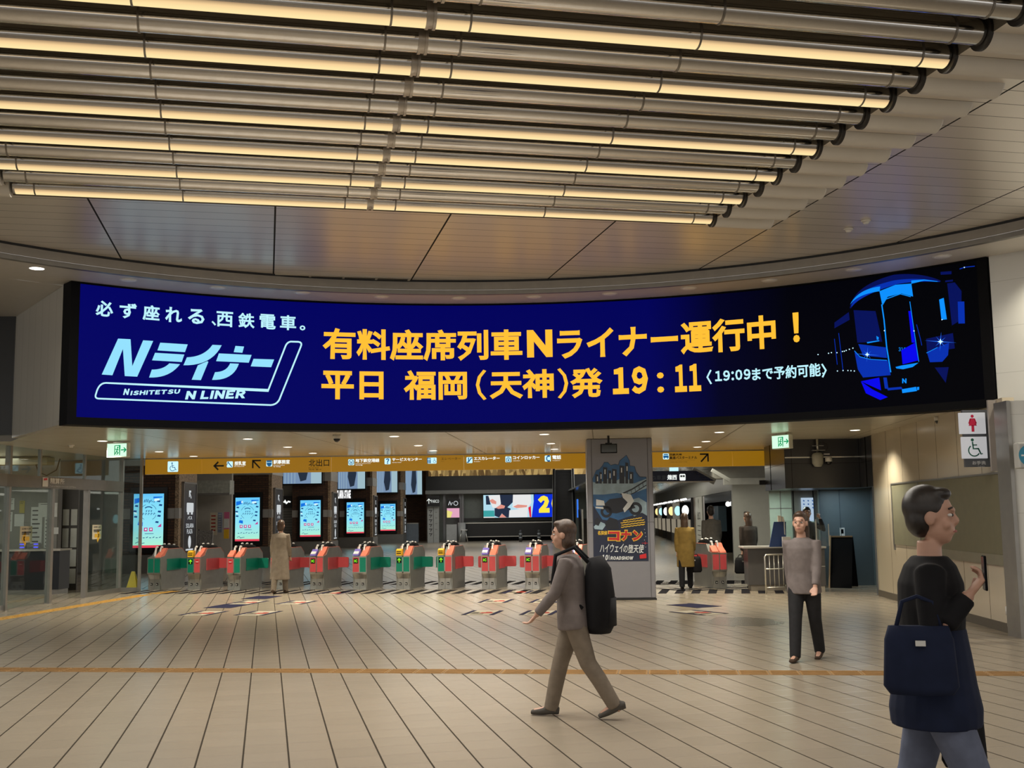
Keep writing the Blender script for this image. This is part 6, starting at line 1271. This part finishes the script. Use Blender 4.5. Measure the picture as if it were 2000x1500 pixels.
def person(label, loc, rz, h, legs, arms, wear, hair='short', hm=None, vox=.009, lean=3, look=0., mk=None):
    """Faces local +X. legs: (thigh forward, knee bend) right, left; arms: (shoulder forward, elbow bend, out, grip) right, left."""
    k = h / 1.7; t = thing('person', label, 'person', loc, rad(rz))
    TH, SHK, ANK = .405 * k, .40 * k, .075 * k
    J = {}
    drop = max(TH * cos(rad(a)) + SHK * cos(rad(a - b)) for a, b in legs) + ANK
    up = lambda d, x=0., y=0.: V((sin(rad(lean)) * d + x, y, drop + cos(rad(lean)) * d))
    for s, (a, b) in zip((-1, 1), legs):
        hp = V((0, s * .088 * k, drop)); kn = hp + V((sin(rad(a)), 0, -cos(rad(a)))) * TH; an = kn + V((sin(rad(a - b)), 0, -cos(rad(a - b)))) * SHK
        J['leg', s] = (hp, kn, an, rad(a - b))
    for s, (a, b, ou, g) in zip((-1, 1), arms):
        sh = up(.475 * k, 0, s * .165 * k); d1 = V((sin(rad(a)), s * sin(rad(ou)), -cos(rad(a)))).normalized(); el = sh + d1 * .28 * k
        d2 = V((sin(rad(a + b)), -s * (sin(rad(ou)) * .3 + .10 * (b > 60)), -cos(rad(a + b)))).normalized(); wr = el + d2 * .245 * k
        J['arm', s] = (sh, el, wr, d2, g)
    hc = up(.70 * k, .018 * k); nk = up(.52 * k)
    B = MB()                                          # the body: one skin
    B.tube([up(-.06 * k), up(.02 * k), up(.14 * k), up(.30 * k), up(.42 * k), up(.49 * k), up(.53 * k), up(.60 * k)], [(.08 * k, .12 * k), (.10 * k, .155 * k), (.085 * k, .125 * k), (.105 * k, .15 * k), (.10 * k, .17 * k), (.07 * k, .12 * k), (.052 * k, .056 * k), (.05 * k, .05 * k)], 20)
    for s in (-1, 1):
        hp, kn, an, tilt = J['leg', s]
        B.tube([hp + V((0, 0, .04 * k)), hp.lerp(kn, .35), kn.lerp(hp, .12), kn, kn.lerp(an, .3), an], [.088 * k, .076 * k, .056 * k, .053 * k, .054 * k, .036 * k], 14)
        toe = an + rot_y(V((.15 * k, 0, -.045 * k)), -tilt * .6 if tilt < 0 else 0); B.tube([an + V((-.04 * k, 0, -.035 * k)), an + V((.03 * k, 0, -.03 * k)), toe], [.034 * k, .036 * k, .026 * k], 10)
        sh, el, wr, d2, g = J['arm', s]
        B.tube([up(.45 * k, 0, s * .10 * k), sh, sh.lerp(el, .5), el, el.lerp(wr, .35), wr], [.05 * k, .052 * k, .044 * k, .038 * k, .037 * k, .026 * k], 12)
        # hand: palm, four fingers of different length bent at the knuckles, a thumb from the side of the palm
        side = V((0, 1, 0)); nrm = d2.cross(side).normalized(); side = nrm.cross(d2).normalized()
        if nrm.x * 1 < 0 and g < .5: pass
        pm = wr + d2 * .045 * k; B.tube([wr - d2 * .01 * k, wr + d2 * .03 * k, wr + d2 * .085 * k], [(.022 * k, .018 * k), (.036 * k, .016 * k), (.038 * k, .014 * k)], 10)
        for f, (o_, L) in enumerate(((-.027, .066), (-.009, .075), (.010, .070), (.028, .055))):
            b0 = wr + d2 * .078 * k + side * o_ * k; c1 = .25 + g * .7; c2 = .6 + g * 1.3; q1 = b0 + (d2 * cos(c1) + nrm * sin(c1)) * L * .48 * k; q2 = q1 + (d2 * cos(c2) + nrm * sin(c2)) * L * .34 * k; q3 = q2 + (d2 * cos(c2 + .4 * g + .2) + nrm * sin(c2 + .4 * g + .2)) * L * .26 * k
            B.tube([b0 - d2 * .02 * k, b0, q1, q2, q3], [.0092 * k, .0092 * k, .0085 * k, .008 * k, .0065 * k], 8)
        b0 = wr + d2 * .025 * k - side * s * .026 * k; q1 = b0 + (d2 * .7 - side * s * .6 + nrm * .3 * g).normalized() * .036 * k; q2 = q1 + (d2 * .9 - side * s * .1 + nrm * .6 * g).normalized() * .028 * k; B.tube([b0, q1, q2], [.0125 * k, .0105 * k, .008 * k], 8)
    R = M.Rotation(rad(look), 3, 'Z'); P = lambda x, y, z: hc + R @ V((x * k, y * k, z * k))
    B.sph(P(-.012, 0, .025), .095 * k, .076 * k, .10 * k, 20, 14); B.sph(P(.02, 0, -.045), .068 * k, .06 * k, .075 * k, 16, 10); B.sph(P(.045, 0, -.088), .03 * k, .034 * k, .026 * k, 12, 8)
    B.tube([P(.078, 0, .022), P(.098, 0, -.018), P(.088, 0, -.03)], [.009 * k, .0145 * k, .012 * k], 8); B.sph(P(.078, 0, .03), .018 * k, .05 * k, .012 * k, 12, 6)
    for s in (-1, 1): B.sph(P(-.005, s * .078, -.005), .022 * k, .012 * k, .034 * k, 10, 8); B.sph(P(.055, s * .042, -.03), .024 * k, .022 * k, .026 * k, 10, 8)
    B.sph(P(.078, 0, -.062), .014 * k, .025 * k, .010 * k, 10, 6)
    body = fuse('body', B, vox * .8, skin_m, t, 2)
    for s in (-1, 1):
        e = obj('eye', MB().sph(P(.073, s * .032, .008), .0130 * k, .0145 * k, .0075 * k, 10, 6), eye_w, t); obj('iris', MB().sph(P(.0810, s * .033, .008), .007 * k, .0085 * k, .007 * k, 10, 6), eye_d, e)
        obj('eyebrow', MB().tube([P(.083, s * .016, .034), P(.083, s * .034, .04), P(.070, s * .05, .034)], .0042 * k, 6), hm or hair_m, t)
    obj('lips', MB().tube([P(.081, -.02, -.062), P(.091, 0, -.061), P(.081, .02, -.062)], [.003 * k, .0065 * k, .003 * k], 8), lip_m, t)
    H = MB(); H.sph(P(-.028, 0, .045), .098 * k, .088 * k, .098 * k, 20, 14); H.sph(P(-.05, 0, -.005), .066 * k, .084 * k, .085 * k, 16, 10); H.sph(P(.03, 0, .10), .055 * k, .06 * k, .03 * k, 14, 8)
    if hair == 'long': H.tube([P(-.05, 0, .02), P(-.075, 0, -.08), P(-.08, 0, -.19), P(-.075, 0, -.26)], [(.06 * k, .085 * k), (.05 * k, .088 * k), (.045 * k, .085 * k), (.02 * k, .06 * k)], 16)
    if hair == 'bob': H.sph(P(-.045, 0, -.05), .07 * k, .09 * k, .09 * k, 16, 10)
    fuse('hair', H, vox, hm or hair_m, t, 2)
    # clothing
    top, tm, bot, bm_, shoe = wear['top'], wear['top_m'], wear['bottom'], wear['bottom_m'], wear['shoe_m']
    Lh = {'jacket': -.10, 'shirt': -.04, 'coat': -.38, 'long': -.55}[top]
    T_ = MB(); zz_ = [Lh * k, Lh * k * .5, .02 * k, .14 * k, .30 * k, .42 * k, .495 * k, .535 * k]; fl = wear.get('flare', .0)
    T_.tube([up(z) if z > -.12 * k else V((up(z).x * .4, 0, drop + z)) for z in zz_], [((.148 + fl) * k, (.198 + fl * 1.3) * k), ((.146 + fl * .5) * k, (.197 + fl * .6) * k), (.142 * k, .192 * k), (.130 * k, .172 * k), (.138 * k, .178 * k), (.136 * k, .186 * k), (.108 * k, .146 * k), (.074 * k, .078 * k)], 24)
    for s in (-1, 1):
        sh, el, wr, d2, g = J['arm', s]; T_.tube([up(.45 * k, 0, s * .10 * k), sh + V((0, 0, -.005)), sh.lerp(el, .5), el, el.lerp(wr, .4), wr.lerp(el, .06)], [.066 * k, .066 * k, .058 * k, .053 * k, .05 * k, .041 * k], 14)
    fuse(wear.get('top_name', 'jacket'), T_, vox, tm, t)
    L_ = MB(); L_.tube([up(-.08 * k), up(.0), up(.1 * k)], [(.118 * k, .165 * k), (.125 * k, .176 * k), (.108 * k, .152 * k)], 20)
    for s in (-1, 1):
        hp, kn, an, tilt = J['leg', s]
        if bot == 'trousers': L_.tube([hp + V((0, 0, .03 * k)), hp.lerp(kn, .4), kn, kn.lerp(an, .4), an + V((0, 0, -.03 * k))], [.102 * k, .092 * k, .074 * k, .070 * k, .062 * k], 16)
        else: L_.tube([hp + V((0, 0, .03 * k)), hp.lerp(kn, .4), kn.lerp(hp, .1)], [.10 * k, .09 * k, .07 * k], 14)
    if bot == 'skirt': L_.tube([up(.12 * k), up(-.02 * k), V((0, 0, drop - .22 * k)), V((0, 0, drop - .42 * k))], [(.10 * k, .14 * k), (.12 * k, .17 * k), (.16 * k, .20 * k), (.19 * k, .23 * k)], 20)
    fuse('trousers' if bot == 'trousers' else 'skirt', L_, vox, bm_, t)
    if wear.get('tunic_m'):
        U = MB(); U.tube([up(.24 * k), up(.12 * k), up(.0), V((0, 0, drop - .10 * k)), V((0, 0, drop - .17 * k))], [(.135 * k, .178 * k), (.155 * k, .20 * k), (.172 * k, .212 * k), (.19 * k, .215 * k), (.185 * k, .21 * k)], 22); fuse('tunic', U, vox, wear['tunic_m'], t)
    for s in (-1, 1):
        hp, kn, an, tilt = J['leg', s]; lift = -tilt * .6 if tilt < 0 else 0
        F_ = MB().tube([an + rot_y(V((-.075 * k, 0, -.035 * k)), lift), an + rot_y(V((.0, 0, -.025 * k)), lift), an + rot_y(V((.08 * k, 0, -.042 * k)), lift), an + rot_y(V((.175 * k, 0, -.05 * k)), lift)], [(.036 * k, .034 * k), (.046 * k, .042 * k), (.046 * k, .032 * k), (.034 * k, .02 * k)], 12).tube([an + V((0, 0, .03 * k)), an + V((0, 0, -.03 * k))], [.046 * k, .042 * k], 12)
        fuse('shoe', F_, vox, shoe, t)
    W_ = M.LocRotScale(V(loc), t.rotation_euler, None)
    return t, {('hand', s): W_ @ (J['arm', s][2] + J['arm', s][3] * .085 * k) for s in (-1, 1)} | {'back': W_ @ up(.25 * k, -.2 * k), 'hip': W_ @ up(0)}
cloth = lambda n, c, r=.85: mat(n, c, r, var=.12, scale=14, spec=.2)
BLK, NVY, JEA, MAU, TAU, MUS, GRY, CHA, BRN = cloth('cloth_black', (.010, .010, .012)), cloth('cloth_navy', (.012, .018, .045)), cloth('cloth_bluegrey', (.13, .15, .22)), cloth('cloth_mauve', (.17, .145, .14)), cloth('cloth_taupe', (.20, .165, .13)), cloth('cloth_mustard', (.20, .13, .035)), cloth('cloth_grey', (.085, .078, .07)), cloth('cloth_charcoal', (.022, .022, .024)), cloth('cloth_brown', (.055, .036, .025))
def at(px, y): return V((xx(px, y), y, 0))
pale = cloth('cloth_pale', (.42, .40, .44))
p, h1 = person('person in black jacket and navy tunic walking right, nearest the viewer, phone in hand', at(1806, 5.0), -20, 1.73, ((20, 4), (-14, 12)), ((-2, 142, 8, .8), (-14, 44, 6, 1.)), dict(top='shirt', top_m=BLK, bottom='trousers', bottom_m=JEA, shoe_m=BLK, tunic_m=NVY), 'short', hair_m, .009, 1, -4)
hd = h1['hand', -1]; t = thing('phone', 'dark phone held up by the nearest person', 'phone', hd + V((.012, -.0, .01)), rad(-14)); obj('case', MB().box(-.006, .004, -.036, .036, -.06, .085), blk, t, bevel=.004); obj('glass', MB().box(-.0075, -.006, -.032, .032, -.055, .08), mat('phone_glass', (.02, .02, .03), .1), t)
def handbag(name, label, hand, rz, w_, h_, m, strap=.28, cat='bag'):
    t = thing(name, label, cat, (hand.x, hand.y, hand.z - strap - h_ + .02), rad(rz)); mb = MB(); d = w_ * .34
    mb.tube([(0, 0, 0), (0, 0, h_ * .12), (0, 0, h_ * .8), (0, 0, h_)], [(w_ * .42, d * .45), (w_ * .5, d * .5), (w_ * .46, d * .42), (w_ * .40, d * .2)], 18); obj('body', mb, m, t)
    s = obj('strap', MB().tube([(-w_ * .3, 0, h_ * .95), (-w_ * .2, 0, h_ + strap * .7), (0, 0, h_ + strap - .02), (w_ * .2, 0, h_ + strap * .7), (w_ * .3, 0, h_ * .95)], .009, 8), m, t); obj('clasp', MB().box(-.02, .02, -d * .5 - .008, -d * .4, h_ * .72, h_ * .8), steel_m, t); return t
handbag('handbag', 'black handbag carried low by the nearest person', h1['hand', 1], 10, .22, .26, BLK, .06)
handbag('tote_bag', 'navy cloth tote bag hanging behind the nearest person', V((h1['hip'].x - .13, h1['hip'].y - .21, 1.24)), -14, .30, .28, NVY, .14)
p, h2 = person('person in taupe jacket walking left with a tall black backpack', at(1116, 9.2), 172, 1.58, ((18, 4), (-18, 16)), ((-18, 12, 6, .3), (20, 22, 6, .3)), dict(top='jacket', top_m=MAU, bottom='trousers', bottom_m=TAU, shoe_m=GRY), 'bob', hair_b, .011, 5)
b_ = h2['back']; t = thing('backpack', 'tall black backpack on the person left of the poster pillar', 'backpack', (b_.x + .04, b_.y, .66), rad(172))
mb = MB(); mb.tube([(0, 0, 0), (0, 0, .06), (-.01, 0, .3), (0, 0, .5), (.02, 0, .6)], [(.09, .13), (.12, .165), (.12, .17), (.105, .15), (.06, .1)], 20); obj('body', mb, BLK, t); obj('pocket', MB().tube([(-.09, 0, .06), (-.095, 0, .28)], [(.05, .12), (.045, .11)], 14), CHA, t)
for s in (-1, 1): obj('strap', MB().tube([(.07, s * .1, .56), (.18, s * .115, .68), (.33, s * .12, .62), (.36, s * .12, .40), (.12, s * .13, .2)], .016, 8), BLK, t)
person('person in mauve top and dark trousers walking before the counter', at(1564, 12.45), -118, 1.61, ((15, 3), (-13, 12)), ((-14, 8, 3, .3), (14, 14, 3, .3)), dict(top='jacket', top_m=MAU, bottom='trousers', bottom_m=CHA, shoe_m=BRN), 'long', hair_b, .011)
p, h3 = person('person in mustard coat with a black bag, left one of the group at the gate', at(1336, 24.3), 80, 1.60, ((12, 3), (-10, 8)), ((10, 12, 6, .9), (-8, 10, 6, .9)), dict(top='coat', top_m=MUS, bottom='trousers', bottom_m=BLK, shoe_m=BLK), 'long', hair_b, .013)
handbag('shoulder_bag', 'black bag carried by the person in the mustard coat', h3['hand', -1], 0, .34, .34, BLK, .06)
person('person in long dark grey coat, middle one of the group at the gate', at(1389, 26.6), 95, 1.76, ((10, 3), (-8, 8)), ((8, 12, 6, .4), (-8, 10, 6, .4)), dict(top='long', top_m=GRY, bottom='trousers', bottom_m=BLK, shoe_m=BLK), 'short', hair_m, .013)
p, h5 = person('person with brown hair in dark brown coat, right one of the group at the gate', at(1461, 24.5), 104, 1.60, ((10, 3), (-10, 8)), ((8, 12, 6, .9), (-8, 10, 6, .9)), dict(top='coat', top_m=cloth('cloth_umber', (.038, .03, .026)), bottom='trousers', bottom_m=BLK, shoe_m=BLK), 'long', hair_b, .013)
handbag('shopping_bag', 'black bag carried by the person in the dark brown coat', h5['hand', 1], 0, .36, .34, BLK, .08)
person('person in long taupe coat walking towards a ticket gate on the left', at(548, 24.7), 82, 1.58, ((12, 3), (-10, 8)), ((8, 14, 6, .4), (-8, 10, 6, .4)), dict(top='long', top_m=TAU, bottom='trousers', bottom_m=TAU, shoe_m=BRN, flare=.03), 'bob', hair_b, .013)
person('person in dark uniform behind the counter with a hand raised to the head', at(1575, 23.9), -92, 1.68, ((3, 1), (-3, 2)), ((6, 8, 6, .4), (62, 128, 30, .6)), dict(top='jacket', top_m=CHA, bottom='trousers', bottom_m=BLK, shoe_m=BLK), 'short', hair_m, .013)
